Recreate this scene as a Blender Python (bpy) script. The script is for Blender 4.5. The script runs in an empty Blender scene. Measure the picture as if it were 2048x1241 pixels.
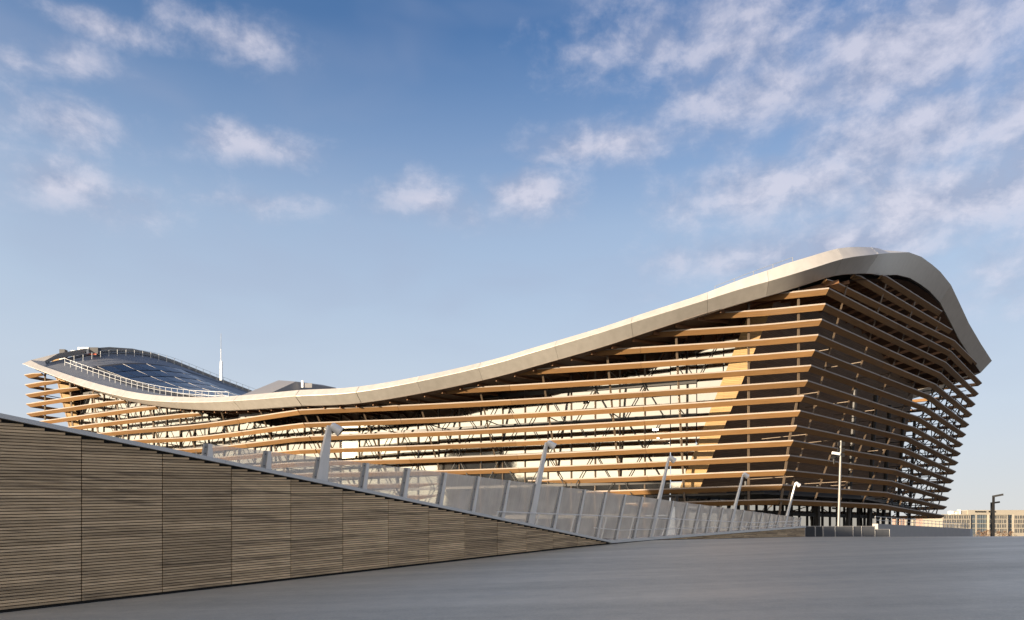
import bpy, bmesh, math, random
from mathutils import Vector, Matrix
random.seed(7)
rad = math.radians
scene = bpy.context.scene
COL = scene.collection

# ------------------------------------------------------------------ camera
FPX, HV, EYE = 1500.0, 1080.0, 1.6      # focal length in photo pixels, horizon row, eye height
cam_d = bpy.data.cameras.new("camera")
cam = bpy.data.objects.new("camera", cam_d); COL.objects.link(cam)
cam.location = (0, 0, EYE); cam.rotation_euler = (rad(90), 0, 0)
cam_d.sensor_width = 36; cam_d.sensor_fit = 'HORIZONTAL'
cam_d.lens = FPX / 2048 * 36
cam_d.shift_y = (HV - 620.5) / 2048
cam_d.clip_start = 0.1; cam_d.clip_end = 8000
scene.camera = cam

# ------------------------------------------------------------------ light
SUN_EL = rad(8.6)
SUN_XY = Vector((-0.85, -0.53)).normalized()      # horizontal direction towards the sun
SUN_AZ = math.atan2(SUN_XY.x, SUN_XY.y)
sun_d = bpy.data.lights.new("sun", 'SUN'); sun_d.energy = 5.0; sun_d.angle = rad(0.5)
sun_d.color = (1.0, 0.82, 0.60)
sun = bpy.data.objects.new("sun", sun_d); COL.objects.link(sun)
to_sun = Vector((SUN_XY.x * math.cos(SUN_EL), SUN_XY.y * math.cos(SUN_EL), math.sin(SUN_EL)))
sun.rotation_euler = to_sun.to_track_quat('Z', 'Y').to_euler()
sun.location = (-60, -40, 60)

vs = scene.view_settings
vs.view_transform = 'Standard'; vs.look = 'None'; vs.gamma = 1.0; vs.exposure = 1.2
vs.use_curve_mapping = False
scene.cycles.max_bounces = 6; scene.cycles.diffuse_bounces = 3; scene.cycles.glossy_bounces = 3; scene.cycles.transparent_max_bounces = 12
scene.cycles.caustics_reflective = False; scene.cycles.caustics_refractive = False

# world: Nishita sky with procedural clouds laid out by compass direction and elevation
world = bpy.data.worlds.new("World"); scene.world = world; world.use_nodes = True
wn, wl = world.node_tree.nodes, world.node_tree.links
wn.clear()
class NT:
    """small helper for building node trees"""
    def __init__(s, tree): s.n, s.l = tree.nodes, tree.links
    def new(s, t, **kw):
        nd = s.n.new(t)
        for k, v in kw.items(): setattr(nd, k, v)
        return nd
    def put(s, sock, v):
        if hasattr(v, 'is_output'): s.l.new(v, sock)
        else: sock.default_value = v
    def math(s, op, a, b=0.0, clamp=False):
        nd = s.n.new('ShaderNodeMath'); nd.operation = op; nd.use_clamp = clamp
        s.put(nd.inputs[0], a); s.put(nd.inputs[1], b)
        return nd.outputs[0]
    def mix(s, f, a, b, blend='MIX'):
        nd = s.n.new('ShaderNodeMix'); nd.data_type = 'RGBA'; nd.blend_type = blend
        s.put(nd.inputs[0], f); s.put(nd.inputs[6], a); s.put(nd.inputs[7], b)
        return nd.outputs[2]
    def noise(s, vec, scale, detail=4, rough=0.55, dist=0.0):
        nd = s.n.new('ShaderNodeTexNoise'); s.put(nd.inputs['Vector'], vec)
        nd.inputs['Scale'].default_value = scale; nd.inputs['Detail'].default_value = detail
        nd.inputs['Roughness'].default_value = rough; nd.inputs['Distortion'].default_value = dist
        return nd.outputs['Fac']
    def mapping(s, vec, scale=(1, 1, 1), loc=(0, 0, 0), rot=(0, 0, 0)):
        nd = s.n.new('ShaderNodeMapping'); s.put(nd.inputs['Vector'], vec)
        nd.inputs['Scale'].default_value = scale; nd.inputs['Location'].default_value = loc
        nd.inputs['Rotation'].default_value = rot
        return nd.outputs[0]
    def smooth(s, x, lo, hi, a=0.0, b=1.0):
        nd = s.n.new('ShaderNodeMapRange'); nd.interpolation_type = 'SMOOTHSTEP'
        s.put(nd.inputs[0], x); s.put(nd.inputs[1], lo); s.put(nd.inputs[2], hi)
        s.put(nd.inputs[3], a); s.put(nd.inputs[4], b)
        return nd.outputs[0]
    def ramp(s, x, stops):
        nd = s.n.new('ShaderNodeValToRGB'); s.put(nd.inputs[0], x)
        e = nd.color_ramp.elements
        while len(e) < len(stops): e.new(0.5)
        for el, (p, c) in zip(e, stops): el.position = p; el.color = (*c, 1)
        return nd.outputs[0]

SKY_STRENGTH = 0.10
PALE = 1 / (SKY_STRENGTH * 2 ** 1.2)        # display value 1.0 at this strength and exposure
SKY_TINT = (0.22, 0.53, 0.86, 1)
W = NT(world.node_tree)
sky = W.new('ShaderNodeTexSky', sky_type='NISHITA')
sky.sun_disc = False; sky.sun_elevation = SUN_EL; sky.sun_rotation = SUN_AZ
sky.air_density = 1.0; sky.dust_density = 0.6; sky.ozone_density = 2.0
tc = W.new('ShaderNodeTexCoord').outputs['Generated']
sx = W.new('ShaderNodeSeparateXYZ'); wl.new(tc, sx.inputs[0])
X, Y, Z = sx.outputs
az = W.math('ARCTAN2', X, Y); el = W.math('ARCSINE', Z)
comb = W.new('ShaderNodeCombineXYZ'); wl.new(az, comb.inputs[0]); wl.new(el, comb.inputs[1])
ae = comb.outputs[0]
n_big = W.noise(W.mapping(ae, (1, 1.5, 1)), 12.0, 9, 0.62, 0.15)
n_veil = W.noise(W.mapping(ae, (1, 2.6, 1), (7, 2, 0)), 4.0, 3, 0.5, 0.3)
CLOUDS = [(205,52,150,30,.78),(465,78,150,60,.95),(150,125,80,42,.58),(30,125,80,36,.55),(130,240,200,60,.60),
          (505,290,150,42,.80),(155,372,190,58,.66),(500,402,150,36,.50),(855,402,130,52,.80),(1065,388,140,56,.92),
          (1200,292,200,46,.80),(1280,90,200,90,.70),(1470,95,220,120,.95),(1800,110,320,150,1.2),(1800,275,280,130,1.15),
          (1500,190,260,120,.85),(1620,370,350,90,1.0),(1880,400,280,120,1.1),(1700,490,440,90,.95),(2050,250,250,260,.85),
          (2150,480,260,140,.8),(-150,60,150,40,.7),(-260,300,220,70,.7),(2350,150,260,90,.8),(700,-150,260,70,.8),
          (1500,-120,320,70,.8),(100,-140,260,60,.7)]
field = None
for (cu, cv, ru, rv, st) in CLOUDS:
    d = math.hypot(cu - 1024, FPX)
    ca, ce = math.atan2(cu - 1024, FPX), math.atan2(HV - cv, d)
    ra, re = ru / d, rv / d * math.cos(ce) ** 1.0
    dx = W.math('MULTIPLY', W.math('SUBTRACT', az, ca), 1 / ra)
    dy = W.math('MULTIPLY', W.math('SUBTRACT', el, ce), 1 / re)
    r = W.math('SQRT', W.math('ADD', W.math('MULTIPLY', dx, dx), W.math('MULTIPLY', dy, dy)))
    f = W.math('MULTIPLY', W.math('SUBTRACT', 1.0, r), st)
    field = f if field is None else W.math('MAXIMUM', field, f)
# cumulus over the unseen rest of the sky, thickened to fill the shade
rest = W.math('MULTIPLY', W.math('SUBTRACT', W.noise(W.mapping(ae, (1, 2.2, 1), (1, 5, 0)), 3.2, 3), 0.43), 3.2)
behind = W.smooth(Y, 0.25, -0.1)
rest = W.math('SUBTRACT', W.math('MULTIPLY', W.math('ADD', rest, 1.0), behind), 1.0)
field = W.math('MAXIMUM', field, rest)
ragged = W.math('ADD', field, W.math('MULTIPLY', W.math('SUBTRACT', n_big, 0.52), 2.0))
mask = W.smooth(ragged, -0.25, 1.0, 0.0, 0.74)
veil = W.math('MULTIPLY', W.smooth(n_veil, 0.42, 0.75, 0.0, 0.22), W.smooth(el, 0.02, 0.35))
# light and dark inside the cloud: the upper side towards the sun brighter
n_off = W.noise(W.mapping(ae, (1, 1.5, 1), (0.010, -0.030, 0)), 12.0, 7, 0.60, 0.15)
relief = W.math('ADD', W.math('MULTIPLY', W.math('SUBTRACT', n_big, n_off), 4.2), 0.52, True)
sky_col = W.mix(1.0, sky.outputs[0], SKY_TINT, 'MULTIPLY')
haze = W.ramp(W.math('MULTIPLY', el, 1/1.5708), [(0.0, (.95,)*3), (0.14, (.86,)*3), (0.25, (.74,)*3), (0.38, (.18,)*3), (0.62, (.02,)*3)])
pale = W.ramp(W.math('MULTIPLY', el, 1/1.5708), [(0.0, (.76, .73, .71)), (0.10, (.66, .72, .79)), (0.20, (.54, .65, .79)), (0.30, (.40, .53, .73)), (0.5, (.25, .40, .66))])
pale = W.mix(1.0, pale, (PALE, PALE, PALE, 1), 'MULTIPLY')
dsun = W.new('ShaderNodeVectorMath', operation='DOT_PRODUCT'); wl.new(tc, dsun.inputs[0]); dsun.inputs[1].default_value = to_sun
glow = W.smooth(dsun.outputs['Value'], 0.05, 1.0)          # air brightens and warms towards the low sun
pale = W.mix(glow, pale, (PALE*2.5, PALE*2.15, PALE*1.62, 1))
sky_h = W.mix(haze, sky_col, pale)
cl_lo = W.mix(1.0, (.38, .42, .57, 1), (PALE, PALE, PALE, 1), 'MULTIPLY'); cl_hi = W.mix(1.0, (.74, .72, .82, 1), (PALE, PALE, PALE, 1), 'MULTIPLY')
cloud_col = W.mix(W.math('MULTIPLY', glow, 0.8), W.mix(relief, cl_lo, cl_hi), (PALE*1.9, PALE*1.62, PALE*1.30, 1))
sky_v = W.mix(veil, sky_h, cl_lo)
mixed = W.mix(mask, sky_v, cloud_col)
bg = W.new('ShaderNodeBackground'); wl.new(mixed, bg.inputs[0]); bg.inputs[1].default_value = SKY_STRENGTH
world.cycles.sampling_method = 'MANUAL'; world.cycles.sample_map_resolution = 512
wo = W.new('ShaderNodeOutputWorld'); wl.new(bg.outputs[0], wo.inputs[0])

# ------------------------------------------------------------------ helpers
def ray(u, v, y):            # where the photo shows a point, at a given depth
    return Vector(((u - 1024) * y / FPX, y, EYE + (HV - v) * y / FPX))
def interp(tab, x):
    if x <= tab[0][0]: return tab[0][1]
    for (a, fa), (b, fb) in zip(tab, tab[1:]):
        if x <= b:
            t = (x - a) / (b - a)
            if isinstance(fa, tuple): return tuple(p + (q - p) * t for p, q in zip(fa, fb))
            return fa + (fb - fa) * t
    return tab[-1][1]
def hermite(tab, x):         # smooth curve through a table
    n = len(tab)
    if x <= tab[0][0]: return tab[0][1]
    if x >= tab[-1][0]: return tab[-1][1]
    def slope(i):
        if i == 0: return (tab[1][1] - tab[0][1]) / (tab[1][0] - tab[0][0])
        if i == n - 1: return (tab[-1][1] - tab[-2][1]) / (tab[-1][0] - tab[-2][0])
        return (tab[i + 1][1] - tab[i - 1][1]) / (tab[i + 1][0] - tab[i - 1][0])
    for i in range(n - 1):
        a, fa = tab[i]; b, fb = tab[i + 1]
        if x <= b:
            h = b - a; t = (x - a) / h; m0, m1 = slope(i) * h, slope(i + 1) * h
            return ((2*t**3 - 3*t*t + 1) * fa + (t**3 - 2*t*t + t) * m0 + (-2*t**3 + 3*t*t) * fb + (t**3 - t*t) * m1)

def link(name, me, parent=None, mat=None):
    o = bpy.data.objects.new(name, me); COL.objects.link(o)
    if parent is not None: o.parent = parent
    if mat is not None and me is not None and len(me.materials) == 0: me.materials.append(mat)
    return o
def tag(o, label=None, cat=None, group=None, kind=None):
    if label: o["label"] = label
    if cat: o["category"] = cat
    if group: o["group"] = group
    if kind: o["kind"] = kind
    return o
def thing(name, label, cat, group=None, loc=(0, 0, 0)):
    o = bpy.data.objects.new(name, None); COL.objects.link(o)
    o.location = loc; o.empty_display_size = 0.5
    return tag(o, label, cat, group)
def mesh_py(name, verts, faces, mat=None, smooth=False, uvs=None):
    me = bpy.data.meshes.new(name); me.from_pydata([tuple(v) for v in verts], [], faces)
    if uvs is not None:
        uv = me.uv_layers.new(name="UVMap")
        for lp in me.loops: uv.data[lp.index].uv = uvs[lp.vertex_index]
    if smooth:
        for p in me.polygons: p.use_smooth = True
    if mat: me.materials.append(mat)
    me.update()
    return me
class MB:
    """collects simple solids into one mesh"""
    def __init__(s): s.v, s.f = [], []
    def add(s, verts, faces):
        b = len(s.v); s.v += [Vector(p) for p in verts]; s.f += [tuple(i + b for i in f) for f in faces]
    def hexa(s, p):          # 8 corners: bottom ring, top ring
        s.add(p, [(3,2,1,0),(4,5,6,7),(0,1,5,4),(1,2,6,5),(2,3,7,6),(3,0,4,7)])
    def box(s, lo, hi):
        (a,b,c),(d,e,f) = lo, hi
        s.hexa([(a,b,c),(d,b,c),(d,e,c),(a,e,c),(a,b,f),(d,b,f),(d,e,f),(a,e,f)])
    def bar(s, p, q, w, h=None, n=4, w2=None):
        p, q = Vector(p), Vector(q); h = h or w; w2 = w2 or w; ax = (q - p).normalized()
        up = Vector((0,0,1)) if abs(ax.z) < 0.95 else Vector((1,0,0))
        a = ax.cross(up).normalized(); b = a.cross(ax).normalized()
        ring = []
        for e, ww, hh in ((p, w, h), (q, w2, h * w2 / w)):
            for i in range(n):
                t = 2*math.pi*(i+0.5)/n; k = math.sqrt(2) if n == 4 else 1
                ring.append(e + a*(math.cos(t)*ww/2*k) + b*(math.sin(t)*hh/2*k))
        fs = [(i, (i+1) % n, n+(i+1) % n, n+i) for i in range(n)] + [tuple(range(n-1,-1,-1)), tuple(range(n, 2*n))]
        s.add(ring, fs)
    def build(s, name, mat, parent=None, smooth=False):
        me = mesh_py(name, s.v, s.f, mat, smooth)
        bm = bmesh.new(); bm.from_mesh(me); bmesh.ops.recalc_face_normals(bm, faces=bm.faces[:]); bm.to_mesh(me); bm.free()
        return link(name, me, parent)

_shared = {}
def unit_box(mat):
    k = ('b', mat.name)
    if k not in _shared:
        m = MB(); m.box((-.5,-.5,-.5), (.5,.5,.5)); me = mesh_py('unit_box', m.v, m.f, mat); _shared[k] = me
    return _shared[k]
def unit_tube(mat, n=8):
    k = ('t', mat.name, n)
    if k not in _shared:
        m = MB(); m.bar((0,0,-.5), (0,0,.5), 1.0, n=n); me = mesh_py('unit_tube', m.v, m.f, mat); _shared[k] = me
    return _shared[k]
def strut(name, p, q, w, mat, parent, h=None, tube=False, up=None):
    """a straight bar between two points, sharing one unit mesh"""
    p, q = Vector(p), Vector(q); ax = q - p; L = ax.length; ax.normalize()
    up = Vector(up) if up is not None else (Vector((0,0,1)) if abs(ax.z) < 0.95 else Vector((0,1,0)))
    a = up.cross(ax).normalized(); b = ax.cross(a).normalized(); h = h or w
    M = Matrix(((a.x*w, b.x*h, ax.x*L, (p.x+q.x)/2), (a.y*w, b.y*h, ax.y*L, (p.y+q.y)/2),
                (a.z*w, b.z*h, ax.z*L, (p.z+q.z)/2), (0,0,0,1)))
    o = bpy.data.objects.new(name, unit_tube(mat) if tube else unit_box(mat)); COL.objects.link(o)
    o.parent = parent; o.matrix_local = M if parent is None else (parent_inv(parent) @ M)
    return o
def parent_inv(p):
    m = p.matrix_basis.copy(); q = p.parent
    while q is not None: m = q.matrix_basis @ m; q = q.parent
    return m.inverted()

# ------------------------------------------------------------------ materials
def material(name):
    m = bpy.data.materials.new(name); m.use_nodes = True
    t = NT(m.node_tree); t.n.clear()
    p = t.new('ShaderNodeBsdfPrincipled'); o = t.new('ShaderNodeOutputMaterial'); t.l.new(p.outputs[0], o.inputs[0])
    return m, t, p, o
def plain(name, col, rough=0.6, metal=0.0, var=0.10, scale=3.0, spec=0.5, bump=0.0, bscale=30):
    m, t, p, o = material(name)
    co = t.new('ShaderNodeTexCoord').outputs['Object']
    n = t.noise(co, scale, 5, 0.6)
    c = t.ramp(n, [(0.25, tuple(x*(1-var) for x in col)), (0.75, tuple(min(1, x*(1+var)) for x in col))])
    t.l.new(c, p.inputs['Base Color'])
    r = t.math('ADD', t.math('MULTIPLY', t.math('SUBTRACT', n, 0.5), 0.25), rough, True); t.l.new(r, p.inputs['Roughness'])
    p.inputs['Metallic'].default_value = metal; p.inputs['Specular IOR Level'].default_value = spec
    if bump:
        b = t.new('ShaderNodeBump'); b.inputs['Strength'].default_value = bump; b.inputs['Distance'].default_value = 0.02
        t.l.new(t.noise(co, bscale, 6), b.inputs['Height']); t.l.new(b.outputs[0], p.inputs['Normal'])
    return m
def wood(name, dark, light, along=0.5, across=16.0, rough=0.6, planks=0.0, rnd=0.25):
    """grain runs along UV.x; optional plank joints across UV.y"""
    m, t, p, o = material(name)
    uv = t.new('ShaderNodeTexCoord').outputs['UV']
    g = t.noise(t.mapping(uv, (along, across, 1)), 1.0, 6, 0.62, 0.25)
    k = t.noise(t.mapping(uv, (along*3, across*0.35, 1), (4, 9, 0)), 1.0, 4, 0.6)
    c = t.ramp(g, [(0.28, dark), (0.72, light)])
    c = t.mix(t.smooth(k, 0.60, 0.80, 0, 0.45), c, (*[x*0.55 for x in dark], 1))
    wz = t.noise(t.mapping(uv, (0.16, 0.9, 1), (2, 5, 0)), 1.0, 4, 0.6)
    gr = sum(light)/3
    c = t.mix(t.smooth(wz, 0.50, 0.75, 0, 0.22), c, (gr*1.02, gr*.92, gr*.82, 1))
    oi = t.new('ShaderNodeObjectInfo').outputs['Random']
    val = t.math('ADD', t.math('MULTIPLY', oi, rnd), 1 - rnd/2)
    cc = t.new('ShaderNodeCombineColor'); [t.l.new(val, cc.inputs[i]) for i in range(3)]
    c = t.mix(1.0, c, cc.outputs[0], 'MULTIPLY')
    if planks:
        br = t.new('ShaderNodeTexBrick'); t.l.new(uv, br.inputs['Vector'])
        br.inputs['Scale'].default_value = 1.0; br.inputs['Brick Width'].default_value = 3.2; br.inputs['Row Height'].default_value = planks
        br.inputs['Mortar Size'].default_value = 0.012; br.inputs['Bias'].default_value = 0.0
        br.inputs['Color1'].default_value = (0.80, 0.80, 0.80, 1); br.inputs['Color2'].default_value = (1.08, 1.05, 1.0, 1)
        br.inputs['Mortar'].default_value = (0.35, 0.33, 0.32, 1)
        c = t.mix(1.0, c, br.outputs['Color'], 'MULTIPLY')
    t.l.new(c, p.inputs['Base Color']); p.inputs['Roughness'].default_value = rough
    p.inputs['Specular IOR Level'].default_value = 0.3
    b = t.new('ShaderNodeBump'); b.inputs['Strength'].default_value = 0.15; b.inputs['Distance'].default_value = 0.01
    t.l.new(g, b.inputs['Height']); t.l.new(b.outputs[0], p.inputs['Normal'])
    return m

M_SLAT = wood('larch_slat', (0.195, 0.103, 0.040), (0.320, 0.180, 0.076), rnd=0.30)
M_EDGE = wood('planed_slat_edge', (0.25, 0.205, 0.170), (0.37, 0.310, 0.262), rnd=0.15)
M_CLAD_LIT = wood('sunlit_cladding', (0.34, 0.215, 0.090), (0.48, 0.320, 0.145), along=0.35, across=9, planks=0.17, rnd=0.0)  # cladding with the sunlight on the edge painted into its colour
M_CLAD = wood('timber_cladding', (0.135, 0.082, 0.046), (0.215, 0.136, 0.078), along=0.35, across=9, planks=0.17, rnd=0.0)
M_RAFT = wood('rafter_timber', (0.15, 0.07, 0.032), (0.23, 0.115, 0.052), rnd=0.3)
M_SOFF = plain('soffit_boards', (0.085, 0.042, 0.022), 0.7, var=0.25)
M_FASC = plain('cream_metal_fascia', (0.55, 0.51, 0.455), 0.40, 0.40, var=0.05, scale=0.35)
def fascia_material():
    m, t, p, o = material('cream_fascia_sheet')
    co = t.new('ShaderNodeTexCoord').outputs['Object']; oi = t.new('ShaderNodeObjectInfo').outputs['Random']
    n = t.noise(t.mapping(co, (1.4, 1.4, 0.25)), 1.0, 5, 0.65)
    c = t.ramp(n, [(0.3, (0.56, 0.525, 0.470)), (0.7, (0.645, 0.605, 0.550))])
    v = t.math('ADD', t.math('MULTIPLY', oi, 0.10), 0.95); cc = t.new('ShaderNodeCombineColor'); [t.l.new(v, cc.inputs[i]) for i in range(3)]
    t.l.new(t.mix(1.0, c, cc.outputs[0], 'MULTIPLY'), p.inputs['Base Color']); p.inputs['Metallic'].default_value = 0.4
    t.l.new(t.math('ADD', t.math('MULTIPLY', n, 0.2), 0.30), p.inputs['Roughness'])
    return m
M_FASC = fascia_material()
M_ROOF = plain('roof_membrane', (0.20, 0.21, 0.23), 0.5, 0.1, var=0.12, scale=0.6)
M_GUT = plain('dark_gutter', (0.05, 0.05, 0.055), 0.6)
M_STEEL = plain('bronze_steel', (0.135, 0.098, 0.066), 0.5, 0.2)
M_BLACK = plain('black_steel', (0.022, 0.021, 0.021), 0.5, 0.2)
M_BAND = plain('dark_spandrel', (0.035, 0.032, 0.030), 0.45)
M_RAIL = plain('galvanised_rail', (0.38, 0.39, 0.40), 0.4, 0.5)
M_GREY = plain('grey_painted_steel', (0.84, 0.80, 0.75), 0.5, 0.1, var=0.06)
M_CLAMP = plain('clamp_strip', (0.36, 0.35, 0.34), 0.5, 0.2)
M_CAP = plain('grey_metal_coping', (0.56, 0.54, 0.51), 0.45, 0.3, var=0.06)
M_CONC = plain('grey_concrete', (0.38, 0.36, 0.335), 0.85, var=0.10, scale=1.2, bump=0.2)
M_CONC_LIT = plain('lit_concrete', (0.45, 0.46, 0.47), 0.85, var=0.06)  # light on the ramp wall's end, painted in as a paler concrete
M_BACK = plain('black_backing', (0.012, 0.011, 0.010), 0.9)
M_WHITE = plain('white_enamel', (0.80, 0.80, 0.79), 0.4)
M_ZINC = plain('zinc_sheet', (0.25, 0.245, 0.25), 0.5, 0.3, var=0.08)
M_ORANGE = plain('orange_plastic', (0.70, 0.12, 0.04), 0.5)
M_CREAM = plain('cream_render', (0.33, 0.295, 0.24), 0.8)
M_ROSE = plain('pink_render', (0.36, 0.24, 0.19), 0.8)
M_WIN = plain('office_window', (0.05, 0.055, 0.06), 0.12, spec=0.8)
M_WING = plain('office_glass', (0.14, 0.17, 0.19), 0.15, spec=0.8, var=0.3, scale=0.2)
M_MESH = plain('dark_fence_mesh', (0.030, 0.032, 0.036), 0.7)

def pv_material():
    m, t, p, o = material('solar_cells')
    co = t.new('ShaderNodeTexCoord').outputs['Object']
    oi = t.new('ShaderNodeObjectInfo').outputs['Random']
    t.l.new(t.ramp(oi, [(0, (0.012, 0.015, 0.026)), (1, (0.024, 0.029, 0.044))]), p.inputs['Base Color'])
    p.inputs['Roughness'].default_value = 0.18; p.inputs['Specular IOR Level'].default_value = 0.6
    return m
M_PV = pv_material()
def mirror_glass(name, tint, fac, rough=0.012, wav=0.010, dark=(0.02, 0.022, 0.024)):
    m, t, p, o = material(name); t.n.remove(p)
    d = t.new('ShaderNodeBsdfDiffuse'); d.inputs[0].default_value = (*dark, 1)
    g = t.new('ShaderNodeBsdfGlossy'); g.inputs[0].default_value = (*tint, 1); g.inputs['Roughness'].default_value = rough
    co = t.new('ShaderNodeTexCoord').outputs['Object']
    b = t.new('ShaderNodeBump'); b.inputs['Strength'].default_value = 1.0; b.inputs['Distance'].default_value = wav
    t.l.new(t.noise(co, 0.7, 2), b.inputs['Height']); t.l.new(b.outputs[0], g.inputs['Normal'])
    x = t.new('ShaderNodeMixShader'); x.inputs[0].default_value = fac
    t.l.new(d.outputs[0], x.inputs[1]); t.l.new(g.outputs[0], x.inputs[2]); t.l.new(x.outputs[0], o.inputs[0])
    return m
M_GLASS = mirror_glass('solar_control_glass', (1.0, 0.95, 0.84), 0.62, rough=0.05, wav=0.004)
M_LOBBY = mirror_glass('lobby_glass', (1.0, 0.93, 0.82), 0.60, wav=0.006)
def parapet_glass():
    m, t, p, o = material('streaked_parapet_glass'); t.n.remove(p)
    co = t.new('ShaderNodeTexCoord').outputs['UV']
    s = t.noise(t.mapping(co, (26, 0.6, 1)), 1.0, 5, 0.7)
    s2 = t.noise(t.mapping(co, (1.3, 0.9, 1), (5, 3, 0)), 1.0, 3, 0.5)
    milk = t.math('ADD', t.math('MULTIPLY', s, 0.30), t.math('MULTIPLY', s2, 0.52))
    tr = t.new('ShaderNodeBsdfTransparent'); tr.inputs[0].default_value = (0.95, 0.94, 0.92, 1)
    df = t.new('ShaderNodeBsdfDiffuse'); df.inputs[0].default_value = (0.92, 0.84, 0.73, 1)
    tl = t.new('ShaderNodeBsdfTranslucent'); tl.inputs[0].default_value = (0.96, 0.90, 0.82, 1)
    gl = t.new('ShaderNodeBsdfGlossy'); gl.inputs['Roughness'].default_value = 0.06
    a = t.new('ShaderNodeMixShader'); a.inputs[0].default_value = 0.78; t.l.new(df.outputs[0], a.inputs[1]); t.l.new(tl.outputs[0], a.inputs[2])
    b = t.new('ShaderNodeMixShader'); t.l.new(milk, b.inputs[0]); t.l.new(tr.outputs[0], b.inputs[1]); t.l.new(a.outputs[0], b.inputs[2])
    fr = t.new('ShaderNodeLayerWeight'); fr.inputs[0].default_value = 0.5
    c = t.new('ShaderNodeMixShader'); t.l.new(t.math('ADD', t.math('MULTIPLY', t.math('POWER', fr.outputs[1], 4.0), 0.5), 0.03, True), c.inputs[0])
    t.l.new(b.outputs[0], c.inputs[1]); t.l.new(gl.outputs[0], c.inputs[2]); t.l.new(c.outputs[0], o.inputs[0])
    return m
M_PGLASS = parapet_glass()
def batten_material():
    m, t, p, o = material('weathered_batten')
    co = t.new('ShaderNodeTexCoord').outputs['Object']
    g = t.noise(t.mapping(co, (2.2, 2.2, 42)), 1.0, 6, 0.65, 0.3)
    geo = t.new('ShaderNodeNewGeometry')
    wp = geo.outputs['Position']
    w1 = t.noise(t.mapping(wp, (0.55, 0.55, 9.0)), 1.0, 4, 0.6, 0.4)      # board to board weathering
    w2 = t.noise(t.mapping(wp, (1.6, 1.6, 30.0), (3, 3, 0)), 1.0, 5, 0.65)
    isl = geo.outputs['Random Per Island']; oi = t.new('ShaderNodeObjectInfo').outputs['Random']
    c = t.ramp(t.math('ADD', t.math('MULTIPLY', w2, 0.7), t.math('MULTIPLY', g, 0.3)), [(0.30, (0.38, 0.262, 0.148)), (0.70, (0.72, 0.530, 0.330))])
    c = t.mix(t.smooth(w1, 0.50, 0.70, 0, 0.55), c, (0.080, 0.064, 0.050, 1))
    c = t.mix(t.smooth(w2, 0.62, 0.74, 0, 0.6), c, (0.055, 0.043, 0.034, 1))
    r = t.math('FRACT', t.math('ADD', isl, oi))
    sp = t.new('ShaderNodeSeparateXYZ'); t.l.new(wp, sp.inputs[0])
    wnz = t.new('ShaderNodeTexWhiteNoise', noise_dimensions='1D'); t.l.new(t.math('FLOOR', t.math('SUBTRACT', t.math('DIVIDE', sp.outputs[1], 1.2583), 0.62)), wnz.inputs['W'])
    v = t.math('ADD', t.math('MULTIPLY', r, 0.55), t.math('ADD', t.math('MULTIPLY', wnz.outputs['Value'], 0.22), 0.66))
    cc = t.new('ShaderNodeCombineColor'); [t.l.new(v, cc.inputs[i]) for i in range(3)]
    t.l.new(t.mix(1.0, c, cc.outputs[0], 'MULTIPLY'), p.inputs['Base Color']); p.inputs['Roughness'].default_value = 0.75
    p.inputs['Specular IOR Level'].default_value = 0.2
    return m
M_BATT = batten_material()
def ground_material():
    m, t, p, o = material('grey_deck_asphalt')
    co = t.new('ShaderNodeTexCoord').outputs['Object']
    fine = t.noise(co, 22, 5, 0.75); mid = t.noise(co, 2.2, 6, 0.7)
    streak = t.noise(t.mapping(co, (0.05, 0.55, 1), (0, 0, 0), (0, 0, rad(-12))), 1.0, 5, 0.6)
    c = t.ramp(t.math('ADD', t.math('MULTIPLY', mid, 0.40), t.math('MULTIPLY', streak, 0.60)),
               [(0.36, (0.415, 0.370, 0.282)), (0.64, (0.65, 0.575, 0.443))])
    c = t.mix(t.smooth(fine, 0.45, 0.70, 0, 0.55), c, (0.70, 0.638, 0.52, 1))
    c = t.mix(t.smooth(t.noise(co, 9.0, 3, 0.8), 0.74, 0.80, 0, 0.6), c, (0.12, 0.115, 0.11, 1))
    c = t.mix(t.smooth(t.noise(co, 0.35, 6, 0.7), 0.58, 0.72, 0, 0.35), c, (0.36, 0.33, 0.29, 1))
    t.l.new(c, p.inputs['Base Color'])
    t.l.new(t.math('ADD', t.math('MULTIPLY', streak, -0.45), 0.68), p.inputs['Roughness'])
    b = t.new('ShaderNodeBump'); b.inputs['Strength'].default_value = 0.5; b.inputs['Distance'].default_value = 0.006
    t.l.new(fine, b.inputs['Height']); t.l.new(b.outputs[0], p.inputs['Normal'])
    return m
M_GROUND = ground_material()
M_ASPH = plain('dark_asphalt', (0.055, 0.053, 0.052), 0.85, var=0.25, scale=0.4)

# ------------------------------------------------------------------ ground: a deck that climbs 5 % to a crest
DW = Vector((0.617, 0.787, 0)); NW = Vector((0.787, -0.617, 0))     # along the timber wall / out of it
GP = [(-400, -1.592 - 0.0543*60), (-60, -1.592 - 0.0543*60), (0, -1.592), (24, -1.592 + 0.0543*24), (30, -0.02), (51.7, 0.20), (56, 0.19), (64, -0.7), (70, -1.0),
      (200, -1.4), (330, -4.0), (4000, -6.0)]
def ground_z(q): return EYE + interp(GP, q)
def terrain(name, qs, ps, mat, dz=0.0, th=0.0):
    gv = [DW*q + NW*p + Vector((0, 0, ground_z(q) + dz)) for q in qs for p in ps]
    gf = [(i*len(ps)+j, i*len(ps)+j+1, (i+1)*len(ps)+j+1, (i+1)*len(ps)+j) for i in range(len(qs)-1) for j in range(len(ps)-1)]
    return tag(link(name, mesh_py(name, gv, gf, mat, True)), kind='structure')
Q0 = sorted(set([g[0] for g in GP] + [-20, -10, 5, 10, 15, 20, 26, 28, 33, 36, 40, 45, 49, 53, 54.5, 58, 60, 62, 67, 100, 140, 600, 1200]))
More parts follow.
